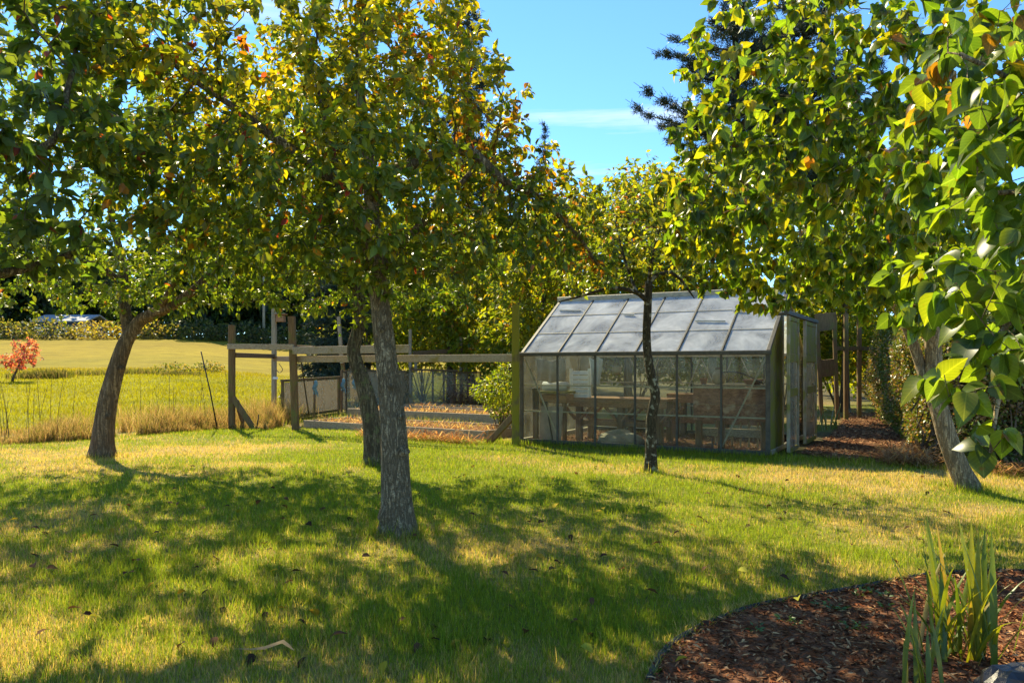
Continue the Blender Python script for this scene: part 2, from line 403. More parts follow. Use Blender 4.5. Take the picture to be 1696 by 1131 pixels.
M = {}
M['pear_leaf'] = leaf_mat('pear_leaf', 0.40, 0.50, (2.1, 1.9, 0.5))
M['apple_leaf'] = leaf_mat('apple_leaf', 0.45, 0.50, (2.1, 2.0, 0.5))
M['lilac_leaf'] = leaf_mat('lilac_leaf', 0.33, 0.58, (2.2, 2.1, 0.45), (0.95, 0.97, 1.05), 0.5, True)
M['far_leaf'] = leaf_mat('far_leaf', 0.55, 0.55, (2.5, 2.25, 0.5))
M['needle'] = leaf_mat('needle', 0.6, 0.15, (1.2, 1.2, 0.6))
M['dead_leaf'] = leaf_mat('dead_leaf', 0.85, 0.35, (1.2, 1.1, 0.6), (.95, .9, .8), 0.1)
M['hedge_leaf'] = leaf_mat('hedge_leaf', 0.4, 0.35)
M['bark_pear'] = bark_mat('bark_pear', (0.068, 0.050, 0.031), (0.298, 0.225, 0.133), (0.570, 0.452, 0.275), 62, 0.34, 1.0)
M['bark_dark'] = bark_mat('bark_dark', (0.027, 0.023, 0.014), (0.163, 0.125, 0.076), (0.353, 0.276, 0.166), 46, 0.16, 1.0, (0.218, 0.214, 0.095))
M['bark_lean'] = bark_mat('bark_lean', (0.041, 0.028, 0.017), (0.257, 0.175, 0.100), (0.489, 0.351, 0.198), 46, 0.13, 1.0)
M['bark_thin'] = bark_mat('bark_thin', (0.032, 0.025, 0.015), (0.074, 0.059, 0.033), (0.170, 0.137, 0.081), 60, 0.5, 0.8, (0.403, 0.372, 0.244))
M['bark_lilac'] = bark_mat('bark_lilac', (0.068, 0.050, 0.028), (0.298, 0.225, 0.133), (0.543, 0.426, 0.256), 50, 0.16, 0.8)
M['bark_far'] = bark_mat('bark_far', (0.032, 0.025, 0.015), (0.106, 0.078, 0.044), (0.191, 0.147, 0.089), 8, 0.3, 0.5)
M['twig'] = plain_mat('twig', (0.090, 0.061, 0.033), 0.85, vary=0.4, sc=30)
M['grass'] = attr_mat('grass', 0.6, 0.5, tmul=(1.75, 1.65, 0.7))
M['straw'] = attr_mat('straw', 0.8, 0.5, tmul=(1.7, 1.5, 0.9))
M['ground'] = attr_mat('ground', 0.95, 0, 0.8, noise=28)
M['chip'] = attr_mat('chip', 0.8)
M['soil'] = plain_mat('soil', (0.19, 0.088, 0.045), 0.95, vary=0.5, sc=25, bump=0.9, spec=0.05)
M['post_brown'] = wood_mat('post_brown', (0.106, 0.061, 0.026), (0.254, 0.157, 0.067), (0.170, 0.147, 0.037), 0.35)
M['post_moss'] = wood_mat('post_moss', (0.117, 0.083, 0.030), (0.233, 0.167, 0.052), (0.233, 0.196, 0.015), 0.9)
M['post_grey'] = wood_mat('post_grey', (0.212, 0.167, 0.104), (0.445, 0.372, 0.244))
M['rail_grey'] = wood_mat('rail_grey', (0.24, 0.18, 0.11), (0.46, 0.36, 0.24), (0.265, 0.196, 0.059), 0.2, axis=0)
M['rail_brown'] = wood_mat('rail_brown', (0.106, 0.064, 0.030), (0.265, 0.167, 0.081), axis=0)
M['board_grey'] = wood_mat('board_grey', (0.22, 0.155, 0.09), (0.50, 0.39, 0.25), axis=0)
M['bench_wood'] = wood_mat('bench_wood', (0.212, 0.098, 0.044), (0.445, 0.245, 0.118), axis=0)
M['leg_wood'] = wood_mat('leg_wood', (0.138, 0.073, 0.037), (0.286, 0.167, 0.081))
M['plywood'] = wood_mat('plywood', (0.180, 0.059, 0.030), (0.466, 0.225, 0.126), (0.615, 0.431, 0.281), 0.25, axis=0, sc=0.5)
M['clad_moss'] = wood_mat('clad_moss', (0.13, 0.11, 0.045), (0.28, 0.23, 0.10), (0.21, 0.20, 0.035), 0.75)
M['door_grey'] = wood_mat('door_grey', (0.22, 0.19, 0.12), (0.46, 0.40, 0.28), (0.24, 0.23, 0.06), 0.5)
M['alu'] = plain_mat('alu', (0.46, 0.40, 0.28), 0.55, 0.3, 0.3, 14)
M['alu_backlit'] = plain_mat('alu_backlit', (0.085, 0.075, 0.052), 0.6, 0.2, 0.4, 14)  # darker copy of alu: the backlit look of the frame put into its colour
M['glass_wall'] = glass_mat('glass_wall', 0.01, 0.13, (0.62, 0.55, 0.42), ior=1.25)
M['glass_roof'] = glass_mat('glass_roof', 0.12, 0.66, (0.98, 0.97, 0.92), 2.0, ior=1.2)
M['glass_old'] = glass_mat('glass_old', 0.25, 0.55, (0.62, 0.55, 0.40), 2.5, (0.85, 0.93, 0.93))
M['film'] = glass_mat('film', 0.30, 0.55, (0.60, 0.47, 0.30), 3.0)
M['white_paint'] = plain_mat('white_paint', (0.72, 0.72, 0.70), 0.6, vary=0.12)
M['cloth_beige'] = plain_mat('cloth_beige', (0.42, 0.33, 0.25), 0.9, vary=0.2)
M['cloth_white'] = plain_mat('cloth_white', (0.66, 0.65, 0.62), 0.8, vary=0.15)
M['terracotta'] = plain_mat('terracotta', (0.36, 0.15, 0.09), 0.85, vary=0.25)
M['ceramic'] = plain_mat('ceramic', (0.44, 0.33, 0.20), 0.45, vary=0.2)
M['black_plastic'] = plain_mat('black_plastic', (0.025, 0.025, 0.025), 0.5)
M['dark_metal'] = plain_mat('dark_metal', (0.05, 0.045, 0.04), 0.55, 0.5)
M['stone_grey'] = plain_mat('stone_grey', (0.318, 0.274, 0.192), 0.9, vary=0.4, sc=7, bump=0.8)
M['rock'] = plain_mat('rock', (0.030, 0.027, 0.025), 0.35, vary=0.6, sc=9, bump=0.9, spec=0.6)
M['blue_cloth'] = plain_mat('blue_cloth', (0.16, 0.27, 0.27), 0.8, vary=.7)
M['house_blue'] = plain_mat('house_blue', (0.035, 0.05, 0.09), 0.7)
M['roof_pale'] = plain_mat('roof_pale', (0.34, 0.35, 0.37), 0.8)
M['rust'] = plain_mat('rust', (0.10, 0.055, 0.04), 0.8)

# ------------------------------------------------------------------ leaves, branches, trees
def leaf_template(ts, ws, fold=0.35, droop=0.18, curl=0.0):
    V = [(0, 0, 0)]; idx = []
    for t, w in list(zip(ts, ws))[1:-1]:
        zc = -droop * t * t
        V += [(-w, t, zc + fold * w - curl * w * t), (0, t, zc), (w, t, zc + fold * w - curl * w * t)]
        idx.append(len(V) - 3)
    V.append((0, 1, -droop)); tip = len(V) - 1
    T = [(0, idx[0] + 1, idx[0]), (0, idx[0] + 2, idx[0] + 1)]
    for a, b in zip(idx[:-1], idx[1:]):
        T += [(a, a + 1, b + 1), (a, b + 1, b), (a + 1, a + 2, b + 2), (a + 1, b + 2, b + 1)]
    e = idx[-1]; T += [(e, e + 1, tip), (e + 1, e + 2, tip)]
    return np.array(V, float), np.array(T)

LEAF_PEAR = leaf_template([0, .42, 1], [0, .27, 0], 0.45, 0.22)
LEAF_OVAL = leaf_template([0, .28, .62, 1], [0, .23, .24, 0], 0.42, 0.26)
LEAF_BIG = leaf_template([0, .25, .6, 1], [0, .20, .24, 0], 0.35, 0.25)
LEAF_LILAC = leaf_template([0, .05, .28, .62, 1], [0, .26, .39, .27, 0], 0.42, 0.30, 0.25)
LEAF_NEAR = leaf_template([0, .03, .12, .28, .46, .64, .82, .93, 1], [0, .20, .33, .39, .37, .28, .14, .05, 0], 0.42, 0.34, 0.35)
LEAF_FAR = leaf_template([0, .45, 1], [0, .36, 0], 0.3, 0.2)
LEAF_NEEDLE = (np.array([(-.06, 0, 0), (.06, 0, 0), (0, 1, 0)], float), np.array([(0, 1, 2)]))

def leaf_frames(dirs, upj=0.6, up=(0, 0, 1)):
    n = len(dirs); y = unit(dirs)
    u = unit(np.asarray(up, float) + rng.normal(0, upj, (n, 3)))
    x = unit(np.cross(y, u)); z = np.cross(x, y)
    return np.stack([x, y, z], axis=2)              # columns are the axes

def scatter(template, pos, Rm, size):
    V0, T0 = template
    V = np.einsum('nij,vj->nvi', Rm, V0) * size[:, None, None] + pos[:, None, :]
    n, k = len(pos), len(V0)
    T = T0[None] + (np.arange(n) * k)[:, None, None]
    return V.reshape(-1, 3), T.reshape(-1, 3), k

def rib(template):                                  # midrib a little paler than the blade, each side a little different
    x = template[0][:, 0]; return np.where(np.abs(x) < 1e-6, 1.18, np.where(x < 0, 0.92, 1.0))[:, None]

def leaves_obj(name, template, pos, Rm, size, cols, mat, parent, top=0, kind='stuff'):
    """leaves as one part; the `top` ones that show largest from the camera as parts named leaf"""
    n = len(pos); keep = np.ones(n, bool)
    if top:
        d = pos[:, 1]; px = CX + F * pos[:, 0] / np.maximum(d, .1); py = HY - F * (pos[:, 2] - CAMH) / np.maximum(d, .1)
        inf = (d > .3) & (px > 5) & (px < 1690) & (py > 5) & (py < 1125)
        order = np.argsort(d); seen = set(); score = np.full(n, -1.0)
        for i in order:
            if not inf[i]: continue
            c = (int(px[i] // 15), int(py[i] // 15))
            if c in seen: continue
            seen.add(c); score[i] = size[i] / d[i]
        pick = np.argsort(-score)[:top]; pick = pick[score[pick] > 0]
        keep[pick] = False
        pal = cols[rng.choice(n, 14)]
        meshes = []
        for c in pal:
            me = raw_mesh('leaf', template[0], template[1], np.full(len(template[1]), 3), mat, np.tile(c, (len(template[0]), 1)) * rib(template), True, template[0])
            meshes.append(me)
        o0 = origin_of(parent)
        for i in pick:
            k = int(np.argmin(((pal - cols[i]) ** 2).sum(1)))
            o = link('leaf', meshes[k], parent)
            m4 = np.eye(4); m4[:3, :3] = Rm[i] * size[i]; m4[:3, 3] = pos[i] - o0
            o.matrix_local = Matrix(m4.tolist())
    V, T, k = scatter(template, pos[keep], Rm[keep], size[keep])
    return mesh_obj(name, V, T, mat, parent, np.repeat(cols[keep], k, axis=0) * np.tile(rib(template), (int(keep.sum()), 1)), True, kind, np.tile(template[0], (int(keep.sum()), 1)))

def ell(px, py, d, rpx, rpy, ry, wgt=1.0):          # an ellipsoid of crown: centre by direction and distance, radii in metres
    c = P(px, py, d); return (c, np.array([rpx * d / F, ry, rpy * d / F]), wgt)

def sample_ells(E, n, shell=0.45):
    vol = np.array([np.prod(e[1]) * e[2] for e in E]) ** 0.8; vol /= vol.sum()
    k = rng.choice(len(E), n, p=vol)
    u = unit(rng.normal(size=(n, 3))) * (rng.random(n) ** shell)[:, None]
    return np.stack([E[i][0] for i in k]) + u * np.stack([E[i][1] for i in k])

def smooth_path(pts, step):
    pts = np.asarray(pts, float)
    if len(pts) == 2: return np.linspace(pts[0], pts[1], max(2, int(np.linalg.norm(pts[1] - pts[0]) / step) + 1))
    q = np.vstack([2 * pts[0] - pts[1], pts, 2 * pts[-1] - pts[-2]]); out = []
    for i in range(1, len(q) - 2):
        m = max(1, int(np.linalg.norm(q[i + 1] - q[i]) / step))
        for t in np.linspace(0, 1, m, endpoint=False):
            out.append(0.5 * ((2 * q[i]) + (-q[i - 1] + q[i + 1]) * t + (2 * q[i - 1] - 5 * q[i] + 4 * q[i + 1] - q[i + 2]) * t * t + (-q[i - 1] + 3 * q[i] - 3 * q[i + 1] + q[i + 2]) * t ** 3))
    out.append(pts[-1]); return np.array(out)

def colonize(start_pos, start_par, A, step, kill, iters, jit=0.25, lift=0.0):
    """branches grow a step at a time towards the points of the crown they are nearest to"""
    pos = [np.array(p) for p in start_pos]; par = list(start_par)
    S = np.array(pos)
    D = np.linalg.norm(A[:, None, :] - S[None], axis=2); ni = D.argmin(1); nd = D.min(1)
    tries = {}
    for it in range(iters):
        live = (nd > kill) & (np.array([tries.get(int(i), 0) for i in ni]) < 9)
        A, ni, nd = A[live], ni[live], nd[live]
        if not len(A): break
        PA = np.array(pos); v = unit(A - PA[ni])
        ids, inv = np.unique(ni, return_inverse=True)
        sm = np.zeros((len(ids), 3)); np.add.at(sm, inv, v)
        pick = np.zeros((len(ids), 3)); perm = rng.permutation(len(A)); pick[inv[perm]] = v[perm]
        dirv = unit(unit(sm) * 0.6 + pick * 0.55 + rng.normal(0, jit * 0.6, sm.shape) + np.array([0, 0, lift]))
        new = PA[ids] + dirv * step
        base = len(pos)
        for j, i in enumerate(ids):
            tries[int(i)] = tries.get(int(i), 0) + 1
            pos.append(new[j]); par.append(int(i))
        Dn = np.linalg.norm(A[:, None, :] - new[None], axis=2)
        k = Dn.argmin(1); m = Dn[np.arange(len(A)), k]; bt = m < nd
        nd[bt] = m[bt]; ni[bt] = base + k[bt]
        # a shoot that brought no point nearer is dropped again when it is a bare tip
        got = np.zeros(len(new), bool); got[k[bt]] = True
        if not got.all():
            remap = -np.ones(len(new), int); q = 0; keep_new = []
            for j in range(len(new)):
                if got[j]: remap[j] = base + q; q += 1; keep_new.append(j)
            tail_par = [par[base + j] for j in keep_new]
            pos = pos[:base] + [new[j] for j in keep_new]; par = par[:base] + tail_par
            mv = ni >= base; ni[mv] = remap[ni[mv] - base]
    return np.array(pos), np.array(par)

def tree(name, label, cat, base, limbs, E, n_attr, step=0.1, kill=0.14, twig_r=0.0028, r_exp=2.35, bark='bark_far',
         leaf=None, leaf_size=(0.06, 0.085), per_node=(1, 3), tip_extra=4, leaf_r=0.014, colour=None, mat='far_leaf', top=0,
         group=None, droop=0.35, leaf_jit=0.7, upj=0.6, spread=0.03, lump=0.06, jit=0.25, lift=0.05, shell=0.45, leaf_keep=None, iters=90, trunk_sides=14,
         extra=None):
    root = thing(name, label, cat, base, group)
    sp, spar, srad = [], [], []
    paths = []
    for k, (pts, r0, r1) in enumerate(limbs):
        q = smooth_path(pts, step)
        rr = np.linspace(0, 1, len(q)) ** 0.85; rr = r0 + (r1 - r0) * rr
        paths.append((q, rr))
        b = len(sp)
        for i, p in enumerate(q):
            if i == 0:
                spar.append(-1 if k == 0 else int(np.argmin([np.linalg.norm(np.array(o) - p) for o in sp[:b]])))
            else: spar.append(len(sp) - 1)
            sp.append(p); srad.append(rr[i])
    nf = len(sp)
    A = sample_ells(E, n_attr, shell)
    zb = limbs[0][0][0][2]
    pos, par = colonize(sp, spar, A, step, kill, iters, jit, lift)
    n = len(pos)
    # pipe-model radii from the tips down (children always follow their parents)
    acc = np.zeros(n); kids = [[] for _ in range(n)]
    for i in range(n - 1, -1, -1):
        if acc[i] == 0: acc[i] = twig_r ** r_exp
        if par[i] >= 0 and i > 0:
            acc[par[i]] += acc[i]
            kids[par[i]].append(i)
    rad = acc ** (1 / r_exp)
    rad[:nf] = np.minimum(np.maximum(rad[:nf] * 0.6, srad), np.array(srad) * 1.15)
    for i in range(nf, n): rad[i] = min(rad[i], rad[par[i]] * 0.9)
    # trunk and drawn limbs as their own parts
    for k, (q, rr) in enumerate(paths):
        fine = smooth_path(q, min(step, max(0.03, rr[0] * 0.35)))
        fr = np.interp(np.linspace(0, 1, len(fine)), np.linspace(0, 1, len(rr)), rr)
        if k == 0:
            zz = fine[:, 2] - fine[0, 2]; fr = fr * (1 + 0.3 * np.exp(-zz / 0.07) + .08 * np.exp(-zz / .3))
            fine = fine.copy(); fine[0, 2] -= 0.06
        MB().tube(fine, fr, trunk_sides if k == 0 else 10, True, lump, seed=len(name) + k).build('trunk' if k == 0 else 'limb', M[bark], root, True)
    # the grown branches, chain by chain
    mb = MB(); thin = MB()
    for i in range(nf, n):
        p = par[i]
        main = max(kids[p], key=lambda c: rad[c]) if kids[p] else None
        if p >= nf and main == i: continue          # belongs to a chain started earlier
        ch = [p, i]
        while kids[ch[-1]]:
            c = max(kids[ch[-1]], key=lambda q: rad[q]); ch.append(c)
        rr = rad[ch].copy(); rr[0] = min(rr[0], rr[1] * 1.15)
        mb.tube(pos[ch], rr, 6 if rr[0] > 0.012 else 4 if rr[0] > 0.006 else 3, False, 0)
    if mb.v: mb.build('branch_network', M['twig'] if bark in ('bark_far', 'bark_pear', 'bark_lean', 'bark_dark') else M[bark], root, True, 'stuff')
    # leaves
    lp, ld = [], []
    for i in range(nf, n):
        if rad[i] > leaf_r: continue
        d = unit(pos[i] - pos[par[i]])
        m = rng.integers(per_node[0], per_node[1] + 1) + (tip_extra if not kids[i] else 0)
        spurs = [pos[par[i]] + (pos[i] - pos[par[i]]) * rng.random() + rng.normal(0, spread, 3) for _ in range(max(1, int(m) // 3))]
        for q in range(m):
            lp.append(spurs[q % len(spurs)] + rng.normal(0, spread * .25, 3)); ld.append(d)
    lp = np.array(lp); ld = np.array(ld)
    if extra is not None: lp, ld = extra(lp, ld)
    if leaf_keep is not None:
        k = leaf_keep(lp); lp, ld = lp[k], ld[k]
    dirs = unit(ld * 0.6 + rng.normal(0, leaf_jit, ld.shape) + np.array([0, 0, -droop]))
    size = rng.uniform(*leaf_size, len(lp)) * (0.75 + 0.4 * rng.random(len(lp)))
    cols = colour(lp)
    leaves_obj('crown', leaf, lp, leaf_frames(dirs, upj), size, cols, M[mat], root, top)
    return root, lp

def palette(weights_fn, cols, jitter=0.18):
    cols = np.array(cols, float)
    def f(p):
        w = np.maximum(weights_fn(p), 1e-4); w = w / w.sum(1, keepdims=True)
        c = np.cumsum(w, axis=1); r = rng.random(len(p))[:, None]
        k = np.minimum((r > c).sum(1), len(cols) - 1)
        return cols[k] * (1 + rng.normal(0, jitter, (len(p), 1))).clip(0.5, 1.6) * (1 + rng.normal(0, 0.06, (len(p), 3)))
    return f

def n3(p, s, seed=0): return fbm(p[:, 0] * s + p[:, 2] * s * 0.83, p[:, 1] * s - p[:, 2] * s * 0.71, seed, 3)

#@@STRUCTURE
# ------------------------------------------------------------------ the ground
BED_PX = [(1076, 1135), (1098, 1090), (1150, 1052), (1220, 1021), (1290, 1001), (1400, 984), (1490, 967), (1560, 957), (1640, 953), (1720, 952), (1850, 956)]
BED_EDGE = smooth_path([G(*q) for q in BED_PX], .12)
BED_EDGE[:, 1] += .035 * (fbm(BED_EDGE[:, 0] * 3.5, BED_EDGE[:, 1] * 3.5, 7) - .5)
BED_POLY = np.vstack([BED_EDGE[:, :2], [[3.6, 2.0], [2.6, 1.2], [0.45, 1.4], [0.40, 2.5]]])
GH_L, GH_R = G(864, 735.6)[:2], G(1272, 757)[:2]
GH_LEN = float(np.linalg.norm(GH_R - GH_L)); GH_U = (GH_R - GH_L) / GH_LEN; GH_V = np.array([-GH_U[1], GH_U[0]]); GH_W = 2.9
PATH_POLY = np.array([G(1322, 752)[:2], G(1400, 764)[:2], G(1475, 768)[:2], [6.3, 12.0], [7.2, 14.5], [8.6, 17.5], [9.6, 20.5], [8.7, 20.6], [7.4, 17.6], [5.6, 13.8]])

def in_poly(x, y, poly):
    ins = np.zeros(len(x), bool); j = len(poly) - 1
    for i in range(len(poly)):
        xi, yi = poly[i]; xj, yj = poly[j]
        c = ((yi > y) != (yj > y)) & (x < (xj - xi) * (y - yi) / (yj - yi + 1e-12) + xi)
        ins ^= c; j = i
    return ins

def gh_ab(x, y):
    dx, dy = x - GH_L[0], y - GH_L[1]
    return dx * GH_U[0] + dy * GH_U[1], dx * GH_V[0] + dy * GH_V[1]

GREEN, DRY = np.array([0.18, 0.195, 0.032]), np.array([0.40, 0.29, 0.12])
def lawn_edge(x):                                   # where the mown lawn ends and the rough field begins
    return np.interp(x, [-14, -9, -7.4, -5.6, -4.2, 0.2], [10.8, 12.0, 12.9, 15.6, 15.2, 12.6])

def dryness(x, y):
    d = fbm(x * 0.55 + 3, y * 0.75, 11, 3) * 0.75 + fbm(x * 3.1, y * 3.1, 12, 3) * 0.45 - 0.20
    d = d + 0.38 * np.exp(-((y - 11.2 - 0.05 * (x + 6)) / 1.3) ** 2) * sstep(-2.6, -4.5, x)         # straw strip under the leaning tree
    d = d + 0.30 * np.exp(-((y - 8.6) / 1.0) ** 2) * sstep(1.6, 3.2, x)                            # dry ground on the right
    a, b = gh_ab(x, y)
    d = d - 0.45 * np.exp(-((b + 0.5) / 0.55) ** 2) * sstep(4.2, 3.6, a)                            # lush along the greenhouse
    d = d - 0.22 * np.exp(-((y - 8.6) / 1.8) ** 2) * sstep(2.5, 0.5, np.abs(x + 1.2))
    d = d + 0.16 * sstep(5.2, 3.2, y)
    return np.clip(d, 0, 1)

def field_col(x, y):
    g = np.array([0.22, 0.205, 0.008]); t = np.array([0.30, 0.20, 0.022]); dk = np.array([0.10, 0.12, 0.02])
    k = 0.75 * sstep(36, 50, y + 6 * (fbm(x * 0.05, y * 0.1, 21) - 0.5) * 2) * (0.55 + 0.6 * fbm(x * 0.04, y * 0.25, 22)) + 0.35 * (fbm(x * 0.3, y * 0.9, 23) - 0.45)
    k = np.clip(k, 0, 1)[:, None]
    c = (g * (1 - k) + t * k) * (.62 + .5 * fbm(x * .8, y * 1.1, 27)[:, None] + .35 * fbm(x * .06 + y * .02, y * .22, 28)[:, None])
    m = (0.5 * sstep(0.62, 0.75, fbm(x * 0.15, y * 0.4, 25)))[:, None]
    return c * (1 - m) + dk * m

def ground_col(x, y):
    d = sstep(0.28, 0.72, dryness(x, y))[:, None]
    lawn = GREEN * (1 - d) + DRY * d
    e = sstep(-0.4, 0.6, y - lawn_edge(x))
    straw = np.array([0.34, 0.26, 0.08])
    rough = straw * (0.7 + 0.5 * fbm(x * 2, y * 2, 31)[:, None])
    f = field_col(x, y)
    s = sstep(2.0, 6.5, y - lawn_edge(x) + 2.5 * (fbm(x * .4, y * .4, 33) - .5))[:, None]
    f = rough * (1 - s) + f * s
    c = lawn * (1 - e[:, None]) + f * e[:, None]
    right = (sstep(0.0, 0.6, x + 0.2) * sstep(10.0, 12.0, y))[:, None]
    gcol = np.array([0.12, 0.10, 0.045]) * (0.7 + 0.6 * fbm(x, y, 35)[:, None])
    c = c * (1 - right) + gcol * right
    ing = (sstep(14.2, 15.4, y) * sstep(27, 25, y) * sstep(-5.2, -4.4, x))[:, None]
    gg = np.array([0.15, 0.17, 0.03]) * (1 - sstep(.45, .65, fbm(x * 1.2, y * 1.2, 37)))[:, None] + np.array([0.28, 0.20, 0.09]) * sstep(.45, .65, fbm(x * 1.2, y * 1.2, 37))[:, None]
    return c * (1 - ing) + gg * ing

def axis_pts(lo, flo, fhi, hi, fine, grow=1.22):
    a = list(np.arange(flo, fhi + 1e-6, fine)); s = fine
    while a[-1] < hi: s *= grow; a.append(a[-1] + s)
    s = fine
    while a[0] > lo: s *= grow; a.insert(0, a[0] - s)
    return np.array(a)

gx = axis_pts(-900, -9, 8, 900, 0.14); gy = axis_pts(-60, 1.5, 16, 1200, 0.14)
GX, GY = np.meshgrid(gx, gy); V = np.stack([GX.ravel(), GY.ravel(), height(GX.ravel(), GY.ravel())], 1)
nx, ny = len(gx), len(gy)
ii = (np.arange(ny - 1)[:, None] * nx + np.arange(nx - 1)[None]).ravel()
Q = np.stack([ii, ii + 1, ii + nx + 1, ii + nx], 1)
tag(mesh_obj('ground', V, Q, M['ground'], None, ground_col(V[:, 0], V[:, 1]).clip(0.01, 0.6), True), kind='structure')

def sheet(name, poly, lift, mat, n=0.12, seed=0, bump=0.02):            # a sheet following the ground inside a polygon
    lo, hi = poly.min(0), poly.max(0)
    xs, ys = np.arange(lo[0], hi[0] + n, n), np.arange(lo[1], hi[1] + n, n)
    X, Y = np.meshgrid(xs, ys); X, Y = X.ravel(), Y.ravel()
    cx, cy_ = X + n / 2, Y + n / 2
    k = in_poly(cx, cy_, poly).reshape(len(ys), len(xs))[:-1, :-1].ravel()
    ii = (np.arange(len(ys) - 1)[:, None] * len(xs) + np.arange(len(xs) - 1)[None]).ravel()[k]
    Q = np.stack([ii, ii + 1, ii + len(xs) + 1, ii + len(xs)], 1)
    Z = height(X, Y) + lift + bump * fbm(X * 4, Y * 4, seed)
    return tag(mesh_obj(name, np.stack([X, Y, Z], 1), Q, mat, None, None, True), kind='structure')

sheet('mulch_bed', BED_POLY, 0.006, M['soil'], 0.07, 41, 0.03)
sheet('bark_path', PATH_POLY, 0.006, M['soil'], 0.10, 43, 0.02)

def chips(name, poly, n, ln, wd, lift, cols, seed, near=None):
    lo, hi = poly.min(0), poly.max(0)
    xy = rng.uniform(lo, hi, (n * 3, 2)); xy = xy[in_poly(xy[:, 0], xy[:, 1], poly)]
    if near is not None: xy = xy[(xy[:, 1] > near)]
    xy = xy[:n]; m = len(xy)
    a = rng.uniform(0, 2 * math.pi, m); L = rng.uniform(*ln, m); W = rng.uniform(*wd, m); tilt = rng.normal(0, 0.25, m)
    dx = np.stack([np.cos(a) * np.cos(tilt), np.sin(a) * np.cos(tilt), np.sin(tilt)], 1); dy = np.stack([-np.sin(a), np.cos(a), rng.normal(0, .3, m)], 1)
    c = np.stack([xy[:, 0], xy[:, 1], height(xy[:, 0], xy[:, 1]) + lift + rng.uniform(0, 0.018, m)], 1)
    Vv = np.stack([c - dx * L[:, None] / 2, c + dy * W[:, None] / 2 + [0, 0, .004], c + dx * L[:, None] / 2, c - dy * W[:, None] / 2], 1).reshape(-1, 3)
    T = (np.array([[0, 1, 2], [0, 2, 3]])[None] + (np.arange(m) * 4)[:, None, None]).reshape(-1, 3)
    cc = np.array(cols)[rng.integers(0, len(cols), m)] * rng.uniform(0.6, 1.4, (m, 1))
    return tag(mesh_obj(name, Vv, T, M['chip'], None, np.repeat(cc, 4, axis=0)), kind='stuff')

chips('mulch', BED_POLY, 34000, (0.015, 0.06), (0.004, 0.013), 0.02, [(0.265, 0.083, 0.030), (0.170, 0.057, 0.022), (0.360, 0.152, 0.059), (0.085, 0.031, 0.013), (0.466, 0.265, 0.118)], 1)
chips('bark_litter', PATH_POLY, 9000, (0.03, 0.09), (0.01, 0.03), 0.02, [(0.339, 0.176, 0.081), (0.233, 0.118, 0.056), (0.445, 0.265, 0.118), (0.127, 0.069, 0.033)], 2)

# grass of the lawn: single blades, denser near the camera
def blades(name, x, y, hgt, wid, cols, mat, lean=0.5, z=None, bend=False):
    n = len(x); a = rng.uniform(0, 2 * math.pi, n); l = np.abs(rng.normal(0, lean, n)); la = rng.uniform(0, 2 * math.pi, n)
    b = np.stack([x, y, (height(x, y) if z is None else z) - 0.004], 1)
    wv = np.stack([np.cos(a), np.sin(a), np.zeros(n)], 1) * wid[:, None] / 2
    up = np.stack([np.cos(la) * l, np.sin(la) * l, np.ones(n)], 1); up = unit(up) * hgt[:, None]
    if not bend:
        Vv = np.stack([b - wv, b + wv, b + up], 1).reshape(-1, 3); T = np.arange(3 * n).reshape(-1, 3); k = 3
    else:
        mid = b + up * 0.6; tip = b + up + np.stack([np.cos(la), np.sin(la), -0.6 * np.ones(n)], 1) * (hgt * 0.28 * rng.random(n))[:, None]
        Vv = np.stack([b - wv, b + wv, mid - wv * .7, mid + wv * .7, tip], 1).reshape(-1, 3); k = 5
        T = (np.array([[0, 1, 3], [0, 3, 2], [2, 3, 4]])[None] + (np.arange(n) * 5)[:, None, None]).reshape(-1, 3)
    cc = np.repeat(cols, k, axis=0)
    return tag(mesh_obj(name, Vv, T, mat, None, cc), kind='stuff')

N = 560000
u = rng.random(N); q = 0.35
dd = (2.3 ** q + u * (16.0 ** q - 2.3 ** q)) ** (1 / q)
xx = (rng.uniform(-200, 1900, N) - CX) / F * dd
a_, b_ = gh_ab(xx, dd)
ok = ~in_poly(xx, dd, BED_POLY) & ~in_poly(xx, dd, PATH_POLY) & ~((a_ > 0.0) & (b_ > 0.03)) & (dd < lawn_edge(xx) + 0.5) & ~((xx > 4.6) & (dd > 9.6 - 0.2 * (xx - 5)))
gx_, gy_ = xx[ok], dd[ok]; n = len(gx_)
dr = dryness(gx_, gy_); isdry = rng.random(n) < sstep(0.26, 0.84, dr) * 0.85 + 0.05
gc = np.where(isdry[:, None], np.array([0.48, 0.36, 0.14]), np.array([0.19, 0.25, 0.026]))
yel = rng.random(n) < 0.18; gc[yel & ~isdry] = (0.26, 0.27, 0.022)
gc = gc * rng.uniform(0.65, 1.35, (n, 1))
tuft = np.clip(fbm(gx_ * 2.2, gy_ * 2.2, 51) + .5 * (fbm(gx_ * 7, gy_ * 7, 52) - .5) * sstep(7, 3, gy_), .15, 1.2)
hh = (0.022 + 0.040 * rng.random(n)) * (0.55 + 0.9 * tuft) * np.where(isdry, 0.8, 1.05) * np.where(rng.random(n) < .03, 1.7, 1)
a_, b_ = gh_ab(gx_, gy_); hh = hh * (1 + 1.1 * np.exp(-((b_ + 0.15) / 0.25) ** 2) * (a_ > -0.5))
for tpx, tpy, tr in ((660, 885, .12), (620, 770, .13), (170, 757, .16), (1077, 782, .07), (1605, 812, .12)):
    tb = G(tpx, tpy); rr_ = np.hypot(gx_ - tb[0], gy_ - tb[1]); hh = hh * (1 + 1.3 * np.exp(-((rr_ - tr) / .13) ** 2))
blades('lawn_grass', gx_, gy_, hh, 0.0022 + 0.00055 * gy_, gc, M['grass'], 0.55)

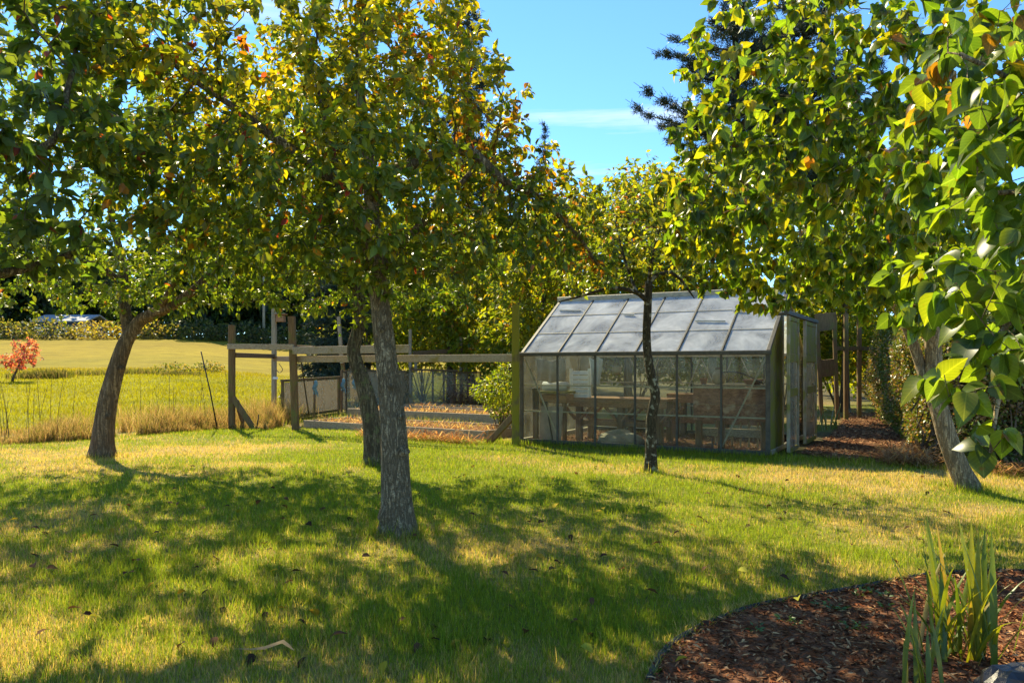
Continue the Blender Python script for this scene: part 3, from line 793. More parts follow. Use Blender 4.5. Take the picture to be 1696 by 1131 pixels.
t = rng.random(5200) * (len(BED_EDGE) - 1.001); k0 = t.astype(int); fr_ = (t - k0)[:, None]
ep = BED_EDGE[k0] * (1 - fr_) + BED_EDGE[k0 + 1] * fr_; nrm = np.array([-.45, .89]) ; off = np.abs(rng.normal(0, .035, len(ep))) - .012
ex, ey = ep[:, 0] + nrm[0] * off + rng.normal(0, .012, len(ep)), ep[:, 1] + nrm[1] * off
dry_ = rng.random(len(ep)) < .45
blades('edge_grass', ex, ey, rng.uniform(.04, .085, len(ep)) * (.5 + .9 * fbm(ex * 4, ey * 4, 57)), np.full(len(ep), .0042), np.where(dry_[:, None], np.array([.46, .34, .15]), np.array([.16, .21, .026])) * rng.uniform(.7, 1.3, (len(ep), 1)), M['grass'], .75, bend=True)

# rough dry grass along the lawn's far edge, and the meadow grass behind it
N = 60000
xx = rng.uniform(-11, -3.6, N); off = np.abs(rng.normal(0, 1.5, N)) - 0.2; yy = lawn_edge(xx) + off
k = (fbm(xx * 1.1, yy * 1.1, 61) > 0.50) & ~((xx > -5.2) & (yy > 15.0) & (yy < 17.5) & (xx > -4.6)) & ~((xx > -4.7)) ; xx, yy = xx[k], yy[k]; n = len(xx)
hh = (0.10 + 0.30 * rng.random(n) ** 1.5) * (0.4 + 1.2 * fbm(xx * 1.1, yy * 1.1, 63)) * sstep(-0.5, 1.0, yy - lawn_edge(xx) + .3) * (0.25 + 1.3 * sstep(.35, .7, fbm(xx * .55, yy * .55, 64)))
cc = np.array([(0.36, 0.25, 0.11), (0.30, 0.20, 0.085), (0.42, 0.32, 0.16), (0.16, 0.17, 0.03), (0.22, 0.13, 0.06)])[rng.choice(5, n, p=[.28, .20, .14, .30, .08])] * rng.uniform(.7, 1.3, (n, 1))
blades('dry_grass', xx, yy, hh + .04, np.full(n, 0.008), cc, M['straw'], 0.35, bend=True)
N = 60000
yy = rng.uniform(13, 44, N); xx = (rng.uniform(-120, 640, N) - CX) / F * yy
k = (yy > lawn_edge(xx) + 1.6 + 2 * fbm(xx * .4, yy * .4, 33)) & ~((xx > -5.3) & (yy < 27)); xx, yy = xx[k], yy[k]; n = len(xx)
cc = field_col(xx, yy) * rng.uniform(.65, 1.35, (n, 1)) * 1.05
blades('meadow_grass', xx, yy, rng.uniform(.05, .14, n) * (0.4 + 1.0 * fbm(xx * .5, yy * .5, 65)), 0.010 + 0.0006 * yy, cc, M['grass'], 0.5)
N = 9000
xx = rng.uniform(-4.9, 1.0, N); yy = rng.uniform(15.5, 26, N)
k = fbm(xx * 0.8, yy * 0.8, 67) > 0.42; xx, yy = xx[k], yy[k]; n = len(xx)
cc = np.where((rng.random(n) < .65)[:, None], np.array([0.15, 0.19, 0.025]), np.array([.34, .25, .11])) * rng.uniform(.7, 1.3, (n, 1))
blades('garden_grass', xx, yy, rng.uniform(.05, .20, n), np.full(n, .012), cc, M['grass'], .5)
# tall thin seed stalks in the rough
for i in range(26):
    px = random.choice([random.uniform(0, 150), random.uniform(120, 420)]); x = (px - CX) / F * 14.2
    y = float(lawn_edge(x)) + random.uniform(.4, 1.6); x = (px - CX) / F * y; z = hz(x, y); hgt = random.uniform(.6, 1.25); lx = random.uniform(-.18, .18)
    pts = np.array([[x, y, z], [x + lx * .4, y, z + hgt * .55], [x + lx, y, z + hgt]])
    m = MB().tube(smooth_path(pts, .1), np.linspace(.005, .003, len(smooth_path(pts, .1))), 4)
    t = tag(m.build('grass_stalk', M['twig']), 'tall bare dry stalk rising out of the rough grass', 'weed', 'dry stalks along the meadow edge')

#@@BACKGROUND
# ------------------------------------------------------------------ far background
def dk(p): return np.stack([np.full(len(p), .5), n3(p, .25, 71), n3(p, .3, 73) ** 2], 1)
FAR_COLS = [(0.035, 0.055, 0.022), (0.055, 0.085, 0.022), (0.09, 0.115, 0.022)]
for i, (px, d, h, w, lab) in enumerate([(-60, 98, 15, 6, 'dark green bushy tree at the far left end of the tree line'), (40, 104, 17, 6.5, 'tall dark tree behind the pink shrub across the field'),
        (150, 112, 16, 6, 'dark tree standing behind the distant blue house'), (262, 100, 14, 6, 'dense tree beyond the field right of the leaning trunk'),
        (345, 96, 15, 6, 'rounded dark tree beyond the field left of the fence frame'), (420, 97, 16, 6.5, 'tall tree behind the distant utility pole'),
        (500, 95, 15, 6, 'bluish green tree beyond the field between the fence posts'), (590, 97, 16, 7, 'far dark tree behind the two middle trunks'), (690, 96, 14, 7, 'far tree behind the old glass panes'), (790, 98, 15, 7, 'far tree behind the bramble pile'), (900, 96, 15, 7, 'far tree left of the greenhouse roof')]):
    x = (px - CX) / F * d; z = hz(x, d)
    E = [(np.array([x, d, z + h * .55]), np.array([w * .75, w * .7, h * .42]), 1), (np.array([x + w * .3, d, z + h * .3]), np.array([w * .6, w * .6, h * .28]), 1), (np.array([x - w * .35, d, z + h * .35]), np.array([w * .5, w * .6, h * .3]), 1), (np.array([x, d - 1, z + h * .13]), np.array([w * .8, w * .5, h * .16]), 1.2)]
    tree('tree', lab, 'tree', (x, d, z), [([(x, d, z), (x + .2, d, z + h * .3), (x, d, z + h * .75)], .35, .1)], E, 380, step=.7, kill=.9, twig_r=.03,
         leaf=LEAF_FAR, leaf_size=(.7, 1.2), per_node=(8, 12), tip_extra=14, leaf_r=.3, colour=palette(dk, FAR_COLS), spread=.6, group='trees beyond the field', iters=40, trunk_sides=8)

def clump_leaves(name, label, cat, blobs, n, size, cols_fn, mat, group=None, stems=5, shell=.35, tpl=LEAF_FAR, stem_r=.012, kind=None):
    """a shrub: a few bent stems and leaves filling its blobs"""
    base = blobs[0][0].copy(); base[2] = hz(base[0], base[1])
    root = thing(name, label, cat, base, group)
    pts = sample_ells(blobs, n, shell); pts = pts[pts[:, 2] > height(pts[:, 0], pts[:, 1]) + .01]
    mb = MB(); tg = pts[rng.choice(len(pts), min(stems, len(pts)))]
    for t in tg:
        b = base + np.array([rng.normal(0, .06), rng.normal(0, .06), -.02]); mid = (b + t) / 2 + np.array([0, 0, .15 * np.linalg.norm(t - b)])
        q = smooth_path([b, mid, t], .15); mb.tube(q, np.linspace(stem_r, stem_r * .3, len(q)), 5, False)
    mb.build('stem', M['twig'], root, True)
    c = np.mean([b[0] for b in blobs], axis=0); d = unit(unit(pts - c) + rng.normal(0, .7, pts.shape) + [0, 0, .1])
    sz = rng.uniform(*size, len(pts))
    leaves_obj('foliage', tpl, pts, leaf_frames(d, .8), sz, cols_fn(pts), M[mat], root)
    return root

brush = [('dark brush clump at the far left of the field', -20, 566, 60, 30, 0), ('dark low brush behind the pink shrub', 70, 566, 55, 26, 0), ('yellowish brush bank below the blue house', 160, 566, 50, 24, 1),
         ('brownish brush right of the yellow bank', 245, 562, 50, 26, 1), ('dark round brush near the field end', 320, 560, 45, 30, 0), ('low brush left of the utility pole', 400, 557, 45, 26, 0), ('brush at the right end of the field', 480, 556, 45, 26, 0)]
for lab, px, py, rpx, rpy, c in brush:
    d = 86.0; x = (px - CX) / F * d; z = hz(x, d)
    pal = palette(lambda p: np.stack([np.full(len(p), .5), n3(p, .4, 75), n3(p, .5, 76)], 1), [(0.05, .065, .03), (.08, .09, .03), (.14, .12, .05)] if c == 0 else [(.26, .22, .045), (.17, .15, .045), (.12, .09, .045)])
    b = [(np.array([x, d, z + .5]), np.array([rpx * d / F, 2.2, rpy * d / F]), 1), (np.array([x + 2, d + 1, z + .4]), np.array([rpx * d / F * .8, 2.2, rpy * d / F * .7]), 1)]
    clump_leaves('shrub', lab, 'shrub', b, 1500, (.2, .42), pal, 'far_leaf', 'brush along the far edge of the field', 6, stem_r=.04)

# the house beyond the field
hx, hd = (120 - CX) / F * 100, 100.0; hzz = hz(hx, hd) - 1.35
house = thing('house', 'distant dark blue house with a pale roof beyond the field', 'house', (hx, hd, hzz))
hw, hdp, hh_ = 3.0, 2.6, 2.5
wb = MB(); c = np.array([hx, hd, hzz])
wb.box(c + [0, 0, hh_ / 2 + .3], (hw, 0, 0), (0, hdp, 0), (0, 0, hh_ / 2 + .3)); wb.build('wall', M['house_blue'], house)
rf = MB(); e = .5
for s in (-1, 1):
    rf.quadslab([c + [-hw - e, s * (hdp + e), hh_ + .62], c + [hw + e, s * (hdp + e), hh_ + .62], c + [hw + e, 0, hh_ + 1.55], c + [-hw - e, 0, hh_ + 1.55]], .16)
rf.build('roof', M['roof_pale'], house)
for wx in (-2.6, 0.2, 2.6):
    wdw = MB().box(c + [wx, -hdp - .03, 1.8], (.6, 0, 0), (0, .03, 0), (0, 0, .6)).build('window', M['white_paint'], house)
    MB().box(c + [wx, -hdp - .07, 1.8], (.5, 0, 0), (0, .012, 0), (0, 0, .5)).build('pane', M['glass_old'], wdw)
cor = MB().beam(c + [hw + .02, -hdp - .02, 0], c + [hw + .02, -hdp - .02, hh_ + .5], .15, .15).build('trim_board', M['white_paint'], house)

pb = G(437, 556)
pole = thing('utility_pole', 'thin grey utility pole at the far edge of the field', 'pole', (pb[0], 88, hz(pb[0] * 88 / pb[1], 88)))
pole.location.x = (437 - CX) / F * 88
pl = np.array(pole.location)
MB().tube([pl - [0, 0, .2], pl + [0, 0, 4.5], pl + [0, 0, 9]], [.16, .14, .11], 10).build('shaft', M['post_grey'], pole, True)
MB().beam(pl + [-1.1, -.16, 8.3], pl + [1.1, -.16, 8.3], .1, .12).build('crossarm', M['post_grey'], pole)

# the small pink tree in the field and dark sedge by it
rb = G(20, 632); s = rb[1] / F
E = [(P(38, 588, rb[1]), np.array([30 * s, .6, 26 * s]), 1), (P(22, 598, rb[1]), np.array([22 * s, .5, 18 * s]), 1), (P(50, 572, rb[1]), np.array([14 * s, .4, 14 * s]), .8)]
tree('tree', 'small leaning tree with pink red foliage out in the field', 'tree', rb, [([rb, P(28, 612, rb[1]), P(38, 592, rb[1]), P(42, 575, rb[1])], .05, .015)], E, 300, step=.12, kill=.16,
     leaf=LEAF_PEAR, leaf_size=(.10, .16), per_node=(4, 7), tip_extra=8, leaf_r=.03, spread=.05,
     colour=palette(lambda p: np.stack([np.full(len(p), .6), np.full(len(p), .5), n3(p, 1, 3) * .6], 1), [(.40, .10, .15), (.36, .14, .15), (.16, .12, .05)]), bark='bark_far')
def sedge(px0, px1, py, n, h, lab):
    c0, c1 = G(px0, py), G(px1, py); t = rng.random(n)
    x = c0[0] + (c1[0] - c0[0]) * t + rng.normal(0, .25, n); y = c0[1] + rng.normal(0, .35, n)
    cc = np.array([(.07, .085, .02), (.11, .12, .025), (.2, .16, .06)])[rng.integers(0, 3, n)] * rng.uniform(.7, 1.2, (n, 1))
    hh = h * rng.uniform(.4, 1, n) * (.4 + .9 * fbm(x * .8, y * .8, 81))
    blades('sedge', x, y, hh, np.full(n, .03), cc, M['straw'], .35, bend=True)
sedge(30, 95, 627, 1300, .55, ''); sedge(105, 175, 622, 260, .4, ''); sedge(205, 260, 619, 260, .4, ''); sedge(265, 345, 621, 500, .32, '')
for lab, px, py, r in (('low dark bramble mound in the field left of the stake', 285, 618, 36), ('low bramble mound in the field behind the dry grass', 345, 615, 28)):
    g0 = G(px, py); s = g0[1] / F
    clump_leaves('bramble', lab, 'shrub', [(g0 + [0, 0, .15], np.array([r * s, .5, 12 * s]), 1)], 700, (.06, .13),
                 palette(lambda p: np.stack([np.full(len(p), .6), np.full(len(p), .4), np.full(len(p), .3)], 1), [(.06, .08, .02), (.13, .12, .03), (.22, .15, .07)]), 'far_leaf', None, 6, stem_r=.01)

#@@MIDTREES
# ------------------------------------------------------------------ trees behind the garden
def yg(p): return np.stack([.35 + .3 * n3(p, .9, 91), n3(p, .7, 92), .55 * n3(p, 1.1, 93), .05 + 0 * p[:, 0]], 1)
YG = [(0.11, 0.15, 0.016), (0.18, 0.20, 0.016), (0.25, 0.23, 0.018), (0.30, 0.16, 0.03)]
def bg_tree(lab, px, d, blobs, n=420, size=(.11, .17), cols=YG, wf=yg, r=.12, lean=0.0, **kw):
    x = (px - CX) / F * d; z = hz(x, d); top = max(b[0][2] for b in blobs)
    tree('tree', lab, 'tree', (x, d, z), [([(x, d, z), (x + lean * .4, d, z + (top - z) * .45), (x + lean, d, top)], r, r * .3)], blobs, n, step=.22, kill=.30, twig_r=.006, bark='bark_far',
         leaf=LEAF_PEAR, leaf_size=(size[0] * 1.15, size[1] * 1.25), per_node=(9, 13), tip_extra=16, leaf_r=.07, colour=palette(wf, cols), spread=.15, group='trees behind the garden', iters=60, trunk_sides=10, **kw)
bg_tree('yellow green tree right behind the greenhouse ridge', 1040, 19.5, [ell(1040, 400, 19.5, 110, 120, 1.8), ell(1000, 480, 19, 90, 80, 1.5), ell(1060, 320, 20, 80, 60, 1.4), ell(1110, 430, 19.5, 90, 90, 1.6)], 620)
bg_tree('bushy green tree behind the right end of the greenhouse', 1180, 18.5, [ell(1170, 420, 18.5, 110, 110, 1.7), ell(1230, 330, 19, 110, 110, 1.7), ell(1130, 330, 19, 70, 70, 1.4)], 520)
bg_tree('green tree behind the leaning wooden panel', 1400, 21, [ell(1380, 430, 21, 110, 110, 1.8), ell(1440, 380, 21, 110, 130, 1.8), ell(1330, 470, 20, 70, 60, 1.2), ell(1400, 560, 22, 60, 40, 1)], 520)
bg_tree('yellow green tree between the mossy post and the greenhouse', 900, 21.5, [ell(890, 440, 21.5, 100, 90, 1.8), ell(940, 380, 22, 80, 70, 1.5), ell(870, 540, 21, 90, 45, 1.5)], 520)
bg_tree('sunlit tree behind the old glass panels', 745, 25.5, [ell(740, 490, 25, 100, 80, 1.9), ell(800, 430, 26, 90, 90, 1.8), ell(700, 420, 26, 90, 80, 1.8), ell(780, 570, 25, 80, 40, 1.5)], 560, (.12, .19))
bg_tree('dark broad tree behind the back fence', 610, 29, [ell(600, 490, 29, 110, 70, 2), ell(560, 400, 30, 110, 90, 2), ell(680, 420, 30, 100, 90, 2)], 440, (.16, .24), [(.04, .06, .02), (.07, .10, .02), (.13, .15, .02)], lambda p: np.stack([np.full(len(p), .6), n3(p, .6, 95), .3 * n3(p, .6, 96)], 1))
bg_tree('wide green tree behind the hedge at the right', 1560, 24, [ell(1560, 420, 24, 130, 110, 2), ell(1500, 500, 24, 110, 70, 1.8), ell(1640, 480, 24, 110, 90, 1.8), ell(1560, 560, 24, 150, 40, 1.5)], 520)
bg_tree('pale green tree far behind the end of the bark path', 1440, 30, [ell(1440, 500, 30, 120, 90, 2), ell(1380, 560, 30, 90, 50, 1.6), ell(1480, 420, 30, 120, 90, 2)], 480, (.14, .22))
bg_tree('tall yellow green tree filling the gap above the greenhouse', 960, 26, [ell(960, 400, 26, 110, 90, 2), ell(1060, 380, 26, 100, 90, 2), ell(1010, 470, 26, 130, 70, 2), ell(1110, 460, 26, 90, 80, 2)], 560, (.13, .2))
bg_tree('bright tree behind the mossy post', 850, 30, [ell(850, 520, 30, 110, 70, 2), ell(930, 520, 30, 90, 70, 2), ell(860, 420, 30, 110, 90, 2)], 480, (.14, .22))

def conifer(name, lab, base, hgt, prof, n_whorl, per, tuft, needle, cols, droop=.15, dens=1.0, z0=.12, up=.0, group=None, bare=0.0):
    root = thing(name, lab, 'tree', base, group); base = np.array(base, float)
    MB().tube([base - [0, 0, .1], base + [.1, 0, hgt * .5], base + [0, 0, hgt]], [hgt * .016, hgt * .010, .015], 10).build('trunk', M['bark_far'], root, True)
    mb = MB(); P_, D_ = [], []
    for k in range(n_whorl):
        t = z0 + (1 - z0) * (k + random.random() * .6) / n_whorl; L = prof(t)
        for j in range(per):
            if random.random() < bare: continue
            a = random.uniform(0, 2 * math.pi); l = L * random.uniform(.55, 1.1)
            if l < .1: continue
            o = base + [0, 0, hgt * t]; dirv = np.array([math.cos(a), math.sin(a), up])
            s = np.linspace(0, 1, 8)[:, None]
            q = o + dirv * l * s + np.array([0, 0, 1]) * (-droop * l * s ** 1.5 + .12 * l * s ** 3) + rng.normal(0, .02 * l, (8, 3)) * s
            mb.tube(q, np.linspace(.012 + .011 * l, .006, 8), 4, False)
            nt = max(3, int(l * tuft * dens))
            for _ in range(nt):
                f = random.uniform(.22, 1) ** .8; p = q[min(7, int(f * 7))] + rng.normal(0, .03, 3)
                side = np.cross(dirv, [0, 0, 1]) * random.choice([-1, 1]); ln = l * .28 * (1.15 - f) * random.uniform(.4, 1.2) + .08
                tw = unit(side * random.uniform(.4, 1) + dirv * .7 + np.array([0, 0, random.uniform(-.25, .3)]))
                for h in np.arange(0, ln, needle * .55): P_.append(p + tw * h); D_.append(tw)
    mb.build('branch', M['twig'], root, True, 'stuff')
    P_, D_ = np.repeat(np.array(P_), 10, axis=0), np.repeat(np.array(D_), 10, axis=0)
    d = unit(D_ * .7 + rng.normal(0, .65, D_.shape))
    c = np.array(cols)[rng.integers(0, len(cols), len(P_))] * rng.uniform(.7, 1.3, (len(P_), 1))
    leaves_obj('needle_crown', (np.array([(-.09, 0, 0), (.09, 0, 0), (0, 1, 0)], float), np.array([(0, 1, 2)])), P_ + rng.normal(0, needle * .3, P_.shape), leaf_frames(d, 1), rng.uniform(.6, 1.2, len(P_)) * needle * .95, c, M['needle'], root)
    return root
PINE = [(.020, .034, .014), (.032, .048, .018), (.045, .055, .02)]
px_, pd = 1215, 27.0; bx = (px_ - CX) / F * pd
conifer('pine_tree', 'tall dark pine rising behind the lilac tree', (bx, pd, hz(bx, pd)), 17.5, lambda t: 3.6 * min(1, (1 - t) * 2.4) * (0.65 + .35 * math.sin(t * 40)), 34, 8, 8.5, .17, PINE, -.05, z0=.34, up=.25)
px_, pd = 1330, 31.0; bx = (px_ - CX) / F * pd
conifer('pine_tree', 'second dark pine half hidden behind the first one', (bx, pd, hz(bx, pd)), 19, lambda t: 3.4 * min(1, (1 - t) * 2.4), 28, 8, 7, .2, PINE, -.05, z0=.36, up=.2)
px_, pd = 902, 44.0; bx = (px_ - CX) / F * pd
conifer('fir_tree', 'slender fir spire with sparse top beside the sky gap', (bx, pd, hz(bx, pd)), 14.3, lambda t: 2.6 * (1 - t) + .12, 36, 5, 5, .22, PINE, .25, bare=.2)
px_, pd = 775, 40.0; bx = (px_ - CX) / F * pd
conifer('fir_tree', 'tall dark fir behind the top of the pear tree', (bx, pd, hz(bx, pd)), 21, lambda t: 3.6 * (1 - t) + .4, 44, 7, 6, .24, PINE, .2)
px_, pd = 560, 26.0; bx = (px_ - CX) / F * pd
conifer('spruce_tree', 'bluish spruce with drooping boughs behind the back fence', (bx, pd, hz(bx, pd)), 6.5, lambda t: 1.9 * (1 - t) + .15, 34, 9, 9, .14, [(.03, .05, .03), (.045, .07, .035), (.06, .085, .03)], .3, z0=.06)

UNDER = [('yellow green bush behind the old glass panels', 700, 545, 27, 80, 55), ('bushy undergrowth behind the bramble pile', 790, 560, 27.5, 80, 50), ('green bush behind the mossy post', 870, 560, 23.5, 70, 55), ('bright bush behind the left greenhouse panes', 950, 555, 22, 80, 60),
         ('green bush behind the middle greenhouse panes', 1060, 560, 22.5, 90, 55), ('yellow bush behind the right greenhouse panes', 1190, 560, 22, 90, 60), ('leafy bush behind the sliding doors', 1300, 545, 22, 80, 70), ('green bush behind the leaning wooden panel', 1385, 560, 23, 70, 65),
         ('dark bush at the end of the bark path', 1455, 560, 25, 80, 70), ('tall bush behind the far end of the hedge', 1570, 560, 22, 110, 70), ('bush behind the hedge at the right edge', 1690, 540, 20, 110, 80), ('dark green bush behind the middle trunks', 610, 560, 31, 90, 45)]
for i, (lab, px, py, d, rx_, ry_) in enumerate(UNDER):
    c = P(px, py, d); k = d / F
    clump_leaves('shrub', lab, 'shrub', [(c, np.array([rx_ * k, .9, ry_ * k]), 1), (c + [rx_ * k * .5, .3, -ry_ * k * .5], np.array([rx_ * k * .7, .8, ry_ * k * .8]), 1), (c + [-rx_ * k * .5, .2, -ry_ * k * .6], np.array([rx_ * k * .7, .8, ry_ * k * .8]), 1)], 3200, (.10, .18),
                 palette(yg, YG if i % 3 else [(.10, .13, .018), (.18, .20, .018), (.28, .27, .02), (.30, .22, .05)]), 'far_leaf', 'bushes behind the garden', 12, stem_r=.02)

#@@GARDEN
# ------------------------------------------------------------------ the fenced garden
GD = np.array([.83, -.557, 0]); GN = np.array([.557, .83, 0])
A0, B0, C0, D0 = G(384, 710), G(454, 693), G(490, 713), G(854, 738)
fence = thing('garden_fence', 'weathered timber fence frame with tall posts before the raised beds', 'fence', A0)
MB().beam(A0 - [0, 0, .1], A0 + [0, 0, 2.05], .115, .115, (1, 0, 0)).build('post', M['post_brown'], fence)
MB().beam(B0 - [0, 0, .1], B0 + [0, 0, 2.60], .12, .10, (1, 0, 0)).build('post', M['post_grey'], fence)['label'] = 'tall grey fence post'
MB().beam(C0 - [0, 0, .1], P(483, 524, C0[1]), .125, .125, (1, 0, 0)).build('post', M['post_brown'], fence)['label'] = 'leaning mossy brown fence post'
MB().beam(D0 - [0, 0, .1], D0 + [0, 0, 2.2], .12, .12, (1, 0, 0)).build('post', M['post_moss'], fence)['label'] = 'yellow green mossy post beside the greenhouse'
def zat(py, d): return CAMH + (HY - py) / F * d
MB().beam([A0[0] - .05, A0[1] - .085, zat(574, A0[1])], [C0[0] - .02, C0[1] - .09, zat(575, C0[1])], .04, .105).build('rail', M['board_grey'], fence)
MB().beam([A0[0] + .06, A0[1] + .02, zat(588, A0[1])], [B0[0] + .02, B0[1] - .07, zat(590, B0[1])], .05, .10).build('rail', M['rail_brown'], fence)
MB().beam([B0[0] + .03, B0[1] - .07, zat(594, B0[1])], [C0[0], C0[1] + .09, 1.37], .05, .11).build('rail', M['rail_brown'], fence)
MB().beam(C0 + GD * -.15 + GN * .09 + [0, 0, 1.37], D0 + GD * -.065 + GN * .03 + [0, 0, 1.37], .05, .125).build('rail', M['rail_grey'], fence)
MB().beam(C0 + GD * .02 - GN * .088 + [0, 0, 1.53], C0 + GD * 2.95 - GN * .088 + [0, 0, 1.53], .045, .14).build('board', M['rail_grey'], fence)
MB().beam(C0 + GD * -.1 + GN * .16 + [0, 0, 1.60], C0 + GD * .32 + GN * .16 + [0, 0, 1.58], .1, .08).build('block', M['rail_brown'], fence)
MB().beam([A0[0] + .05, A0[1] - .09, .62], P(421, 711, A0[1] - .25), .05, .11).build('brace', M['post_brown'], fence)
MB().beam([A0[0] + .07, A0[1] + .06, .55], P(407, 711, A0[1] + .25), .045, .10).build('brace', M['post_brown'], fence)
MB().beam(P(849, 690, D0[1] + .05), P(806, 737, D0[1] + .45), .05, .10).build('brace', M['post_brown'], fence)
# latch hook and small bracket on the grey post
q = [P(462, 602, B0[1] - .08), P(468, 612, B0[1] - .12), P(463, 617, B0[1] - .12), P(458, 613, B0[1] - .1)]
MB().tube(smooth_path(q, .02), .008, 6).build('hook', M['dark_metal'], fence, True)
MB().box(P(456, 626, B0[1] - .07), (.06, 0, 0), (0, .008, 0), (0, 0, .025)).build('bracket', M['white_paint'], fence)
# birdhouse-like block on the tall post top
bb = P(465, 528, B0[1] - .02)
tag(MB().box(bb, (.09, 0, 0), (0, .09, 0), (0, 0, .07)).beam(bb + [-.13, 0, .09], bb + [.13, 0, .11], .2, .025).build('nest_box', M['bench_wood']), 'small wooden nest box fixed beside the tall grey post', 'nest box')

st0, st1 = G(361, 711), P(333, 582, 15.0)
tag(MB().tube([st0 - [0, 0, .05], (st0 + st1) / 2 + [0, .02, 0], st1], [.014, .013, .011], 7).build('stake', M['dark_metal'], None, True), 'thin dark stake leaning in the rough grass left of the fence', 'stake')
q = G(424, 712)
tag(MB().tube([q, q + [.03, 0, .14], q + [.06, -.02, .30]], [.012, .012, .01], 6).tube([q + [-.06, 0, .02], q + [.03, 0, .05], q + [.13, .03, .02]], .012, 6).build('ground_anchor', M['dark_metal'], None, True), 'short dark iron spike lying by the foot of the brace', 'spike')

# gate with hazy film panels
ga, gb = G(468, 696), G(561, 683); ga_t, gb_t = P(467, 632, ga[1]), P(560, 626, gb[1])
gate = thing('garden_gate', 'low wooden gate frame filled with hazy film behind the leaning post', 'gate', ga)
gu = unit(gb - ga); zt = 1.0
def gp(t, z): return ga + (gb - ga) * t + np.array([0, 0, z])
hA, hB = ga_t[2] - ga[2], gb_t[2] - gb[2]
MB().beam(gp(0, -.03), gp(0, hA), .07, .06, (1, 0, 0)).build('stile', M['post_brown'], gate)
MB().beam(gp(.53, 0), gp(.53, hA * .5 + hB * .5 - .03), .05, .05, (1, 0, 0)).build('stile', M['rail_brown'], gate)
MB().beam(gp(1, -.03), gp(1, hB), .07, .06, (1, 0, 0)).build('stile', M['post_brown'], gate)
MB().beam(gp(-.02, hA + .02), gp(1.02, hB + .02), .05, .06).build('top_rail', M['post_brown'], gate)
MB().beam(gp(.03, .06), gp(.97, .06), .05, .07).build('bottom_rail', M['rail_brown'], gate)
for t0, t1 in ((.03, .505), (.555, .97)):
    MB().quadslab([gp(t0, .1), gp(t1, .1), gp(t1, hA * (1 - t1) + hB * t1 - .02), gp(t0, hA * (1 - t0) + hB * t0 - .02)], .006).build('film_panel', M['film'], gate)
lp0, lp1 = P(499, 600, 16.0), G(512, 690)
tag(MB().tube([lp1, (lp0 + lp1) / 2, lp0], [.016, .015, .013], 6).build('pole', M['dark_metal'], None, True), 'thin dark pole leaning across the low gate', 'pole')
for lab, px, py, d in (('blue glove hanging from the middle of the low gate', 522, 640, ga[1] + .6), ('pale blue rag hanging on the mesh right of the gate', 568, 636, 20.3), ('teal glove hanging on the mesh beside the dark trunk', 587, 632, 20.5)):
    c = P(px, py, d - .08); g = MB()
    g.tube(smooth_path([c + [0, 0, .14], c + [.02, 0, .06], c + [-.02, 0, -.04], c + [.05, 0, -.16]], .04), [.025] + [.06] * 0 + list(np.interp(np.linspace(0, 1, len(smooth_path([c + [0, 0, .14], c + [.02, 0, .06], c + [-.02, 0, -.04], c + [.05, 0, -.16]], .04)) - 1), [0, .5, 1], [.035, .05, .02])), 8, lump=.3)
    for f in range(3): g.tube([c + [.05 - .04 * f, 0, -.13], c + [.07 - .05 * f, -.01, -.24 + .03 * f]], [.018, .01], 5)
    tag(g.build('glove' if 'glove' in lab else 'rag', M['blue_cloth'], None, True), lab, 'glove' if 'glove' in lab else 'rag')

# side fence of mesh film to the right of the gate, then the back fence with old glass panes
sf = [gb + [.05, .12, 0], np.array([-4.55, 21.5, hz(-4.55, 21.5)]), np.array([-3.4, 23.2, hz(-3.4, 23.2)]), np.array([-3.05, 24.0, hz(-3.05, 24)])]
side = thing('side_fence', 'low hazy film fence running behind the dark trunk', 'fence', sf[0])
for a, b in zip(sf[:-1], sf[1:]):
    MB().quadslab([a + [0, 0, .05], b + [0, 0, .05], b + [0, 0, 1.05], a + [0, 0, 1.1]], .006).build('film_panel', M['film'], side)
    MB().beam(a - [0, 0, .05], a + [0, 0, 1.12], .06, .06, (1, 0, 0)).build('post', M['rail_brown'], side)
    MB().beam(a + [0, .05, 1.09], b + [0, .05, 1.05], .04, .04).build('rail', M['rail_brown'], side)
tall = P(573, 676, 22.0); tall[2] = hz(tall[0], tall[1])
back = thing('back_fence', 'far garden fence with tall grey posts and old glass panes', 'fence', tall)
posts = [(tall, 2.6, 1.35), (np.array([-3.12, 24.2, hz(-3.12, 24.2)]), 2.35, 1.45), (np.array([-1.62, 25.0, hz(-1.62, 25)]), 2.15, 1.7)]
for i, (b, h, split) in enumerate(posts):
    top = b + [-.18 if i == 0 else 0, 0, h]
    MB().beam(b - [0, 0, .1], b + (top - b) * .55, .12, .10, (1, 0, 0)).build('post', M['post_brown'], back)
    MB().beam(b + (top - b) * .5 + [0, -.105, 0], top + [0, -.105, 0], .12, .09, (1, 0, 0)).build('post_extension', M['board_grey'], back)
    MB().beam(b + [.16, -.02, h * .45], b + [.16, -.02, h * .72], .10, .09, (1, 0, 0)).build('block', M['rail_grey'], back)
pa, pbk = posts[1][0], posts[2][0]
MB().beam(pa + [.1, -.2, 1.62], pbk + [.05, -.2, 1.72], .05, .13).build('rail', M['rail_brown'], back)
MB().beam(tall + [.1, -.1, 1.12], pa + [-.02, -.1, 1.05], .05, .06).build('rail', M['rail_brown'], back)
g0 = np.array([-3.02, 23.3, hz(-3.02, 23.3)]); g1 = np.array([-1.75, 23.9, hz(-1.75, 23.9)]); g2 = np.array([-.2, 24.9, hz(-.2, 24.9)])
MB().beam(g0 + [0, -.05, 1.12], g1 + [.1, -.05, 1.08], .05, .06).build('rail', M['rail_brown'], back)
